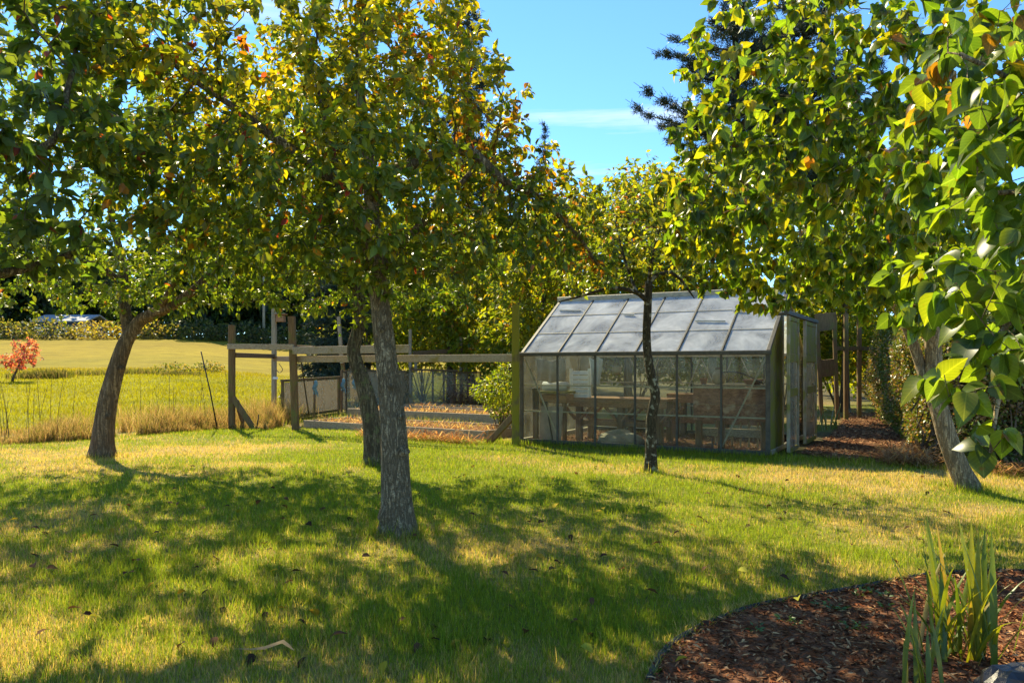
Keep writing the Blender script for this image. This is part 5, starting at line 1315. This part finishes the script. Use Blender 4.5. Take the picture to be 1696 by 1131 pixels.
hp2 = thing('dry_weeds', 'low dry litter under the hedge right of the lilac trunk', 'weeds', (6.4, 8.9, 0))
straw_part(hp2, np.array([6.4, 8.95, .01]), np.array([.9, 0, 0]), np.array([0, .2, 0]), 1300, .08, [(.36, .22, .11), (.24, .13, .07), (.2, .17, .05)], (.06, .25))

#@@TREES
# ------------------------------------------------------------------ the garden trees
def PP(*a): return [P(*q) for q in a]
# pear tree in the middle
RUST = [(655, 55, 5.9, .26), (650, 110, 5.6, .16), (800, 200, 6.1, .30), (845, 185, 6.3, .26), (770, 250, 6.0, .22), (265, 385, 5.2, .2), (215, 300, 5.2, .14), (710, 330, 5.8, .2), (940, 420, 6.8, .25), (880, 300, 6.5, .22), (745, 400, 5.8, .14), (400, 60, 5.5, .18)]
def pw(p):
    near = sum(np.exp(-(((p - P(a_, b_, c_)) / r_) ** 2).sum(1)) for a_, b_, c_, r_ in RUST)
    hi = sstep(2.2, 3.5, p[:, 2]); a = n3(p, 1.0, 111); b = n3(p, 1.5, 112); right = sstep(-1.2, .2, p[:, 0])  # yellower with height: autumn tint plus the sunlit top put into leaf colours
    return np.stack([1.1 - .9 * hi, .35 + .5 * hi * a, .10 + 1.1 * hi * sstep(.36, .55, a), .012 + 1.3 * near + .5 * sstep(.58, .70, b) * (.22 + .78 * right) * (.35 + .65 * hi), .004 + .25 * sstep(.72, .80, n3(p, 1.9, 113))], 1)
PEAR = [(.105, .15, .022), (.185, .21, .018), (.33, .29, .016), (.33, .15, .018), (.30, .05, .035)]
mb_ = G(660, 885)
d0 = float(mb_[1])
tree('pear_tree', 'old pear tree in the middle of the lawn with cracked bark', 'tree', mb_,
     [([mb_, P(656, 800, d0), P(651, 700, d0), P(640, 600, d0 + .03), P(630, 510, d0 + .05), P(622, 425, d0 + .05), P(614, 330, d0 + .1), P(606, 230, d0 + .15), P(590, 110, d0 + .2)], .118, .03),
      (PP((622, 435, d0 + .04), (596, 370, d0 - .1), (570, 325, d0 - .2), (535, 285, d0 - .3), (470, 240, d0 - .4), (390, 180, d0 - .5), (300, 120, d0 - .6)), .062, .014),
      (PP((614, 330, d0 + .1), (655, 285, d0), (715, 262, d0 - .05), (775, 250, d0), (835, 300, d0 + .1), (895, 330, d0 + .5), (960, 395, d0 + .8), (990, 440, d0 + .9)), .058, .012),
      (PP((626, 450, d0 + .05), (680, 390, d0 + .3), (740, 330, d0 + .5), (800, 260, d0 + .8), (850, 190, d0 + .9)), .045, .012),
      (PP((618, 380, d0 + .08), (580, 330, d0 + .5), (500, 250, d0 + .9), (420, 170, d0 + 1.1)), .045, .012),
      (PP((570, 325, d0 - .2), (545, 230, d0 - .3), (520, 120, d0 - .2)), .03, .01)],
     [ell(450, 130, 5.5, 300, 105, 1.5), ell(640, 70, 6.0, 170, 100, 1.3), ell(770, 200, 6.1, 120, 120, 1.2), ell(895, 350, 6.6, 110, 85, 1.0), ell(320, 300, 5.3, 160, 110, 1.1), ell(560, 360, 5.4, 240, 110, 1.3),
      ell(720, 410, 5.9, 140, 70, 1.0), ell(560, 240, 5.0, 220, 120, .9), ell(235, 80, 5.3, 110, 60, .8), ell(400, 400, 5.5, 150, 75, .9), ell(950, 380, 6.9, 65, 80, .8), ell(860, 420, 6.0, 100, 60, .8), ell(640, 440, 5.6, 180, 45, .9), ell(560, -60, 6.2, 170, 90, 1.3), ell(740, 60, 6.2, 80, 90, 1.0), ell(985, 430, 7.0, 55, 65, .7), ell(865, 285, 6.4, 85, 70, .8), ell(930, 330, 6.8, 70, 60, .7), ell(470, 260, 7.3, 290, 110, .9), ell(690, 330, 7.2, 170, 90, .8)],  # last blobs: unseen back of the crown, added to shade the lawn
     4300, step=.085, kill=.12, bark='bark_pear', leaf=LEAF_OVAL, leaf_size=(.052, .088), per_node=(5, 7), tip_extra=8, leaf_r=.011, colour=palette(pw, PEAR), mat='pear_leaf', top=300, spread=.025, lump=.09, trunk_sides=40, iters=110)
kn = P(668, 748, d0 - .112); pear = bpy.data.objects['pear_tree']
MB().tube([kn + [0, .05, 0], kn + [0, .0, 0], kn + [0, -.016, 0], kn + [0, -.018, 0], kn + [0, -.006, 0]], [.040, .036, .030, .020, .008], 14, lump=.2).build('knot', M['bark_pear'], pear, True)
def scar(root, c, r, mat):
    c = np.asarray(c); MB().tube([c + [0, .06, 0], c + [0, .0, 0], c + [0, -.012, 0], c + [0, -.014, 0], c + [0, -.004, 0]], [r, r * .95, r * .8, r * .5, r * .2], 12, lump=.25, seed=int(c[2] * 50)).build('knot', mat, root, True)
scar(pear, P(648, 640, d0 - .075), .026, M['bark_pear']); scar(pear, P(664, 690, d0 - .085), .022, M['bark_pear']); scar(pear, P(632, 545, d0 - .03), .03, M['bark_pear'])
kb = P(641, 856, d0 - .03)
MB().tube([kb + [.08, .02, .10], kb + [.01, -.01, .05], kb + [-.01, -.02, 0], kb + [.03, -.01, -.09]], [.03, .062, .058, .03], 12, lump=.35, seed=4).build('burl', M['bark_pear'], pear, True)
# dark old apple behind it
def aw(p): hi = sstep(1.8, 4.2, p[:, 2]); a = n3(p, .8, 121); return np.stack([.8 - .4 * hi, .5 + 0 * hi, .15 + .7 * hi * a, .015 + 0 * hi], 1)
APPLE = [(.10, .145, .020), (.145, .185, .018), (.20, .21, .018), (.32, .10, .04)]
b_ = G(620, 770); d2 = float(b_[1])
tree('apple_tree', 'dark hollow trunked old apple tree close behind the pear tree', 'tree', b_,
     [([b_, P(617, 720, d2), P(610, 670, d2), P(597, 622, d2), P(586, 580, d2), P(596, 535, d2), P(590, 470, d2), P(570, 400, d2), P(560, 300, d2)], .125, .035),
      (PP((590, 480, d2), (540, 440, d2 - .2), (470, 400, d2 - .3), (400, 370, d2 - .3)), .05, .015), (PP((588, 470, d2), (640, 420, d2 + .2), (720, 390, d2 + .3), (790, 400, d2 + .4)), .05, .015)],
     [ell(560, 430, 9.8, 170, 95, 1.5), ell(440, 380, 10, 140, 110, 1.5), ell(700, 410, 10, 150, 105, 1.5), ell(580, 270, 10, 200, 120, 1.5), ell(790, 430, 10.2, 90, 70, 1.1), ell(480, 480, 9.9, 120, 55, 1.3), ell(575, 500, 9.6, 80, 45, .9), ell(710, 480, 10, 110, 55, 1.2), ell(560, 160, 10.4, 200, 110, 1.8)],  # last blob: taller crown hidden behind the pear, added for shade on the lawn
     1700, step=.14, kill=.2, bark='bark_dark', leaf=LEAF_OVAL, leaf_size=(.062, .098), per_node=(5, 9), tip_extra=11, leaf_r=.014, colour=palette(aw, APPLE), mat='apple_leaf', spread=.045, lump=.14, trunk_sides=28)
# leaning apple on the left
b_ = G(170, 757); d3 = float(b_[1])
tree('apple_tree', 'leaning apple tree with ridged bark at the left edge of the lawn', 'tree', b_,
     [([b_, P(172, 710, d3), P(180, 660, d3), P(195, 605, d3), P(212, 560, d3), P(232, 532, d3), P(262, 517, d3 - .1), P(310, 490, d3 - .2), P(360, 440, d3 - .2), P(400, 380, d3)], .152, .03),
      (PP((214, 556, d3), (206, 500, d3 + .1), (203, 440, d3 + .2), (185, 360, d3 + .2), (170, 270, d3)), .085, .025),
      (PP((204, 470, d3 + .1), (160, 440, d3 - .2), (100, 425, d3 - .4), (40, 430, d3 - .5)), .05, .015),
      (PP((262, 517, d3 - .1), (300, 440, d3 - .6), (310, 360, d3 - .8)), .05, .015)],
     [ell(200, 420, 10.5, 230, 85, 2.0), ell(340, 420, 10.6, 130, 75, 1.8), ell(50, 450, 10.1, 130, 60, 1.7), ell(220, 290, 10.5, 250, 120, 2.1), ell(400, 330, 10.8, 120, 110, 1.6), ell(100, 490, 10.3, 170, 42, 1.8), ell(330, 485, 10.5, 130, 52, 1.6), ell(430, 470, 10.7, 90, 60, 1.4), ell(250, 490, 9.9, 150, 42, .9), ell(180, 140, 10.8, 260, 120, 2.0)],  # last blob raises the hidden crown top so it shades more lawn
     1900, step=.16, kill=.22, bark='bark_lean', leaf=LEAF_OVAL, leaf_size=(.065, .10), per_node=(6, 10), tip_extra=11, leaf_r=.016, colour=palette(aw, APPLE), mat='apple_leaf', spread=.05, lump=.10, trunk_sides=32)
lean_ = bpy.data.objects['apple_tree.001']
scar(lean_, P(178, 690, d3 - .12), .04, M['bark_lean']); scar(lean_, P(200, 610, d3 - .10), .035, M['bark_lean'])
# tree at the upper left, its trunk just outside the frame
def mw(p): a = n3(p, 1.2, 131); return np.stack([.8 + 0 * a, .5 * a + .2, .06 + .2 * sstep(3.0, 4, p[:, 2]), .025 + .2 * sstep(.70, .78, n3(p, 2.2, 133))], 1)
MAG = [(.08, .12, .028), (.11, .155, .026), (.18, .20, .022), (.22, .05, .04)]
bx, by = -4.15, 4.7
tree('magnolia_tree', 'large leaved dark green tree filling the upper left corner', 'tree', (bx, by, 0),
     [([(bx, by, 0), (bx + .05, by, .9), (bx - .02, by, 1.7), (bx + .1, by - .1, 2.6), (bx + .2, by, 3.6)], .13, .04),
      ([(bx - .02, by, 1.65), (bx + .5, by + .05, 1.95), *PP((-40, 455, 4.9), (60, 440, 5.0), (120, 420, 5.1))], .07, .02),
      ([(bx + .02, by, 2.0), (bx + .4, by - .2, 2.6), *PP((60, 250, 4.5), (120, 120, 4.6))], .06, .015)],
     [ell(30, 240, 4.5, 170, 190, 1.1), ell(50, 50, 4.8, 150, 110, 1.1), ell(190, 260, 5.0, 110, 120, .9), ell(60, 410, 4.9, 130, 60, .8), ell(-200, 200, 4.7, 200, 230, 1.3), ell(120, -60, 5.4, 230, 110, 1.4), ell(150, 120, 5.9, 140, 130, 1.0)],  # high blob above the frame added to cast shade on the left lawn
     1300, step=.10, kill=.16, bark='bark_dark', leaf=LEAF_BIG, leaf_size=(.085, .125), per_node=(3, 5), tip_extra=7, leaf_r=.012, colour=palette(mw, MAG), mat='apple_leaf', top=220, spread=.02, lump=.08)
# thin tree before the greenhouse
b_ = G(1077, 782); d5 = float(b_[1])
tree('young_tree', 'thin crooked young tree with lichen spotted trunk before the greenhouse', 'tree', b_,
     [([b_, P(1078, 730, d5), P(1079, 690, d5), P(1085, 655, d5), P(1076, 610, d5), P(1071, 560, d5), P(1073, 505, d5), P(1075, 466, d5)], .066, .042),
      (PP((1073, 500, d5), (1060, 488, d5 - .05), (1035, 479, d5 - .1), (1005, 478, d5 - .1), (965, 490, d5 - .1), (925, 500, d5 - .1)), .032, .008),
      (PP((1075, 468, d5), (1086, 457, d5), (1112, 452, d5 + .1), (1128, 464, d5 + .1), (1150, 494, d5 + .1)), .034, .008),
      (PP((1055, 486, d5 - .05), (1045, 460, d5 + .1), (1032, 420, d5 + .2), (1020, 370, d5 + .3)), .022, .008), (PP((1075, 466, d5), (1080, 430, d5 - .2), (1095, 370, d5 - .2)), .026, .008)],
     [ell(1060, 395, 9.2, 130, 65, .9), ell(980, 440, 9.1, 80, 40, .6), ell(1140, 440, 9.3, 70, 45, .7), ell(1080, 340, 9.3, 90, 50, .8)],
     430, step=.085, kill=.12, bark='bark_thin', leaf=LEAF_PEAR, leaf_size=(.06, .09), per_node=(1, 3), tip_extra=4, leaf_r=.009, colour=palette(lambda p: np.stack([np.full(len(p), .4), np.full(len(p), .5), np.full(len(p), .35), np.full(len(p), .04)], 1), [(.08, .12, .016), (.15, .175, .016), (.26, .24, .02), (.3, .1, .03)]), mat='pear_leaf', spread=.02, lump=.12, trunk_sides=24, jit=.4)
# lilac tree on the right
def lw(p): a = n3(p, 1.0, 141); lf = sstep(3.2, 1.5, p[:, 0]); return np.stack([.5 + 0 * a, .55 + 0 * a, .15 + .8 * lf * a, .012 + 0 * a], 1)
LIL = [(.075, .12, .020), (.12, .175, .018), (.22, .22, .016), (.28, .12, .03)]
b_ = G(1605, 812); d6 = float(b_[1])
tree('lilac_tree', 'lilac tree with forked leaning trunk and heart shaped leaves', 'tree', b_,
     [([b_, P(1583, 765, d6), P(1563, 705, d6), P(1549, 640, d6), P(1546, 580, d6), P(1535, 500, d6 - .2), P(1500, 400, d6 - .7), P(1450, 280, d6 - 1.3), P(1390, 160, d6 - 1.8)], .098, .03),
      (PP((1556, 690, d6), (1535, 640, d6 + .05), (1518, 585, d6 + .1), (1480, 500, d6), (1400, 420, d6 - .3), (1300, 350, d6 - .7), (1200, 280, d6 - 1)), .06, .014),
      (PP((1535, 500, d6 - .2), (1560, 400, d6 - 1), (1580, 260, d6 - 2.0), (1580, 120, d6 - 2.8)), .05, .014)],
     [ell(1330, 210, 5.6, 200, 190, 1.3), ell(1260, 340, 6.1, 150, 130, 1.2), ell(1440, 330, 5.3, 200, 180, 1.2), ell(1310, 60, 5.7, 190, 100, 1.2), ell(1350, 440, 6.4, 160, 70, 1.0), ell(1530, 180, 4.5, 170, 190, 1.0), ell(1170, 400, 6.8, 90, 60, .9), ell(1190, 230, 6.2, 95, 120, .9), ell(1140, 310, 6.5, 65, 90, .7), ell(1150, 200, 6.4, 50, 60, .5), ell(1290, 485, 6.6, 110, 38, .8), ell(1430, 490, 6.4, 110, 45, .9), ell(1560, 500, 6.0, 120, 60, .9), ell(1270, 430, 7.2, 100, 60, .8), ell(1560, 430, 5.8, 160, 80, .9)],
     2300, step=.09, kill=.135, bark='bark_lilac', leaf=LEAF_LILAC, leaf_size=(.075, .11), per_node=(2, 4), tip_extra=5, leaf_r=.010, colour=palette(lw, LIL), mat='lilac_leaf', top=300, spread=.02, droop=.75, leaf_jit=.55, lump=.10, trunk_sides=30)
# near lilac, stems just right of the frame
def lw2(p): a = n3(p, 3, 151); return np.stack([.6 + 0 * a, .6 + 0 * a, .15 + 0 * a, .012 + .35 * np.exp(-((p[:, 2] - 2.12) / .12) ** 2 - ((p[:, 0] - 1.28) / .15) ** 2)], 1)
tree('lilac_shrub', 'close lilac branch hanging into the right edge with large heart shaped leaves', 'shrub', (2.15, 2.3, 0),
     [([(2.15, 2.3, 0), (2.05, 2.25, .8), (1.9, 2.2, 1.5), (1.75, 2.2, 2.2)], .045, .012),
      ([(2.05, 2.25, .8), (1.75, 2.1, 1.25), *PP((1720, 520, 2.0), (1650, 560, 1.95))], .022, .006), ([(1.75, 2.1, 1.25), *PP((1700, 600, 2.0), (1650, 680, 1.92), (1640, 750, 1.9))], .014, .004),
      ([(1.9, 2.2, 1.5), *PP((1740, 330, 2.1), (1640, 320, 2.05))], .02, .006), ([(1.85, 2.2, 1.7), *PP((1700, 150, 2.2), (1590, 90, 2.2))], .02, .006)],
     [ell(1660, 340, 2.0, 90, 260, .28), ell(1620, 110, 2.3, 110, 110, .35), ell(1650, 590, 1.95, 55, 85, .16), ell(1750, 300, 2.0, 110, 380, .35), ell(1570, 250, 2.5, 90, 130, .35), ell(1640, 690, 1.9, 55, 90, .14), ell(1585, 660, 1.95, 75, 60, .14), ell(1620, 480, 2.0, 60, 90, .2), ell(1690, 480, 2.0, 70, 130, .25), ell(1545, 480, 2.7, 75, 95, .3)],
     820, step=.06, kill=.072, bark='bark_lilac', leaf=LEAF_NEAR, leaf_size=(.052, .088), per_node=(1, 3), tip_extra=3, leaf_r=.006, twig_r=.0014, colour=palette(lw2, [(.085, .135, .024), (.13, .19, .02), (.20, .23, .018), (.26, .13, .02)]), mat='lilac_leaf', top=300, spread=.012, droop=.85, leaf_jit=.5)

#@@DETAILS
# ------------------------------------------------------------------ foreground bed and small things
ed = thing('bed_edging', 'black plastic edging strip curving round the mulch bed', 'edging', BED_EDGE[0])
q = smooth_path(BED_EDGE + [0, 0, .02], .06)
eb = MB()
eb.tube(q, .016, 8)
side_ = [p - [0, 0, .02] for p in q]
for i in range(len(q) - 1): eb.quadslab([q[i] - [0, 0, .06], q[i + 1] - [0, 0, .06], q[i + 1], q[i]], .006)
eb.build('strip', M['black_plastic'], ed, True)

ic = G(1598, 1100)
ir1 = thing('iris_plant', 'tall green sword leaved plant growing from the mulch bed', 'plant', ic)
specs = [(random.uniform(.34, .6), random.uniform(0, 6.28), random.uniform(.25, .85), random.uniform(.014, .024)) for _ in range(18)] + [(.60, 2.0, .10, .030), (.62, 1.2, .06, .034), (.58, .9, .12, .030), (.55, .3, .28, .028), (.50, 2.9, .42, .028), (.52, 2.6, .30, .026), (.46, .1, .55, .022), (.60, 1.7, .15, .026), (.42, 3.3, .70, .024), (.48, .5, .40, .024), (.60, 1.5, .22, .034), (.56, 2.3, .10, .032), (.52, .7, .22, .030), (.57, 1.0, .03, .032), (.45, 1.2, .30, .028), (.63, 1.85, .16, .032), (.40, 2.2, .5, .024), (.44, 5.2, .30, .026), (.36, 4.2, .5, .024), (.38, 3.0, .62, .022), (.33, .2, .8, .020), (.50, 2.4, .2, .028)]
specs += [(.50, 2.9, .35, .024), (.46, .2, .40, .024), (.55, 2.4, .2, .026), (.52, .6, .22, .026), (.40, 3.3, .55, .022), (.42, 6.1, .5, .022), (.60, 1.2, .1, .028)]
for i, (L, az, ln, w) in enumerate(specs):
    col = [(.12, .18, .02), (.19, .23, .02), (.14, .20, .02), (.26, .27, .02)][i % 4] if i % 9 else (.34, .24, .04)
    sword(ir1, ic + [random.gauss(0, .07), random.gauss(0, .05), 0], L, az, ln * 1.5 + .05, w * 1.0, col, .6)
ic2 = G(1500, 1128) + np.array([0, -.12, 0]); ic2[2] = hz(ic2[0], ic2[1])
ir2 = thing('iris_plant', 'yellow green sword leaves at the bottom edge of the mulch bed', 'plant', ic2)
for i in range(11):
    sword(ir2, ic2 + [random.gauss(0, .05), random.gauss(0, .03), 0], random.uniform(.2, .42), random.choice([.2, .5, 2.4, 2.9, 1.2, 1.7]), random.uniform(.2, .9), .020, [(.22, .24, .02), (.30, .27, .025), (.14, .18, .02)][i % 3], .7)
rk = G(1640, 1131); rock('rock', 'dark wet looking rock at the foot of the iris', rk + [0.02, -.16, .03], (.16, .10, .09), M['rock'], 8)

def weed(px, py, lab):
    c = G(px, py) + [0, 0, .025]; n = 14
    a = rng.uniform(0, 6.28, n); d = np.stack([np.cos(a), np.sin(a), rng.uniform(.2, .9, n)], 1); pos = c + d * rng.uniform(0, .03, (n, 1))
    root = thing('weed', lab, 'weed', c, 'weed seedlings in the mulch bed')
    leaves_obj('foliage', LEAF_PEAR, pos, leaf_frames(d, .4), rng.uniform(.018, .035, n), np.array([(.09, .16, .03)]) * rng.uniform(.7, 1.3, (n, 1)), M['hedge_leaf'], root, kind=None)
for px, py in ((1418, 996), (1445, 992), (1465, 998), (1360, 1015), (1378, 1018), (1394, 1020), (1300, 1040), (1318, 1045), (1408, 1050), (1425, 1052), (1465, 1018), (1250, 1055)):
    weed(px, py, 'tiny green weed seedling sprouting from the mulch bed')

def fallen(px, py, c, size, lab, group):
    p = G(px, py); p[2] += random.uniform(.028, .05)
    me = raw_mesh('fallen_leaf', LEAF_BIG[0] * [1.3, 1, 1.6], LEAF_BIG[1], np.full(len(LEAF_BIG[1]), 3), M['dead_leaf'], np.tile(c, (len(LEAF_BIG[0]), 1)), True)
    o = link('fallen_leaf', me); o.location = p; o.scale = [size] * 3
    o.rotation_euler = (random.uniform(-.5, .5), random.uniform(-.5, .5), random.uniform(0, 6.28))
    tag(o, lab, 'leaf', group)
random.seed(11)
YL, BR = [(.50, .36, .03), (.46, .28, .03), (.40, .38, .05)], [(.06, .035, .022), (.09, .05, .03), (.16, .08, .04)]
for i in range(190):
    py = 775 + 340 * random.random() ** 1.3; px = random.uniform(10, 1680)
    p = G(px, py)
    if in_poly(np.array([p[0]]), np.array([p[1]]), BED_POLY)[0]: continue
    if random.random() < .3: fallen(px, py, random.choice(YL), random.uniform(.05, .08), 'yellow fallen leaf lying on the lawn', 'yellow fallen leaves on the lawn')
    else: fallen(px, py, random.choice(BR), random.uniform(.045, .075), 'dark brown curled fallen leaf lying on the lawn', 'brown fallen leaves on the lawn')
fallen(1140, 1106, YL[0], .06, 'yellow fallen leaf lying alone on the mulch near its edge', None)
fallen(1322, 1005, YL[2], .065, 'pale yellow green leaf lying where lawn meets mulch', None)
# curled pale dry leaf strip in the foreground grass
c = G(440, 1090); c[2] += .03
q = np.array([c + [-.14, .02, 0], c + [-.06, 0, .005], c + [.0, -.01, .015], c + [.07, .01, .035], c + [.10, 0, .02], c + [.13, -.03, .012]])
ww = np.array([.002, .005, .010, .011, .009, .002])
Vv = np.concatenate([q - np.array([0, 1, .4]) * ww[:, None], q + np.array([0, 1, .4]) * ww[:, None]]); n = len(q)
tag(mesh_obj('dry_leaf', Vv, [[k, k + 1, n + k + 1, n + k] for k in range(n - 1)], M['straw'], None, np.tile((.46, .34, .19), (2 * n, 1)), True), 'long pale dry leaf curled on the foreground grass', 'leaf')
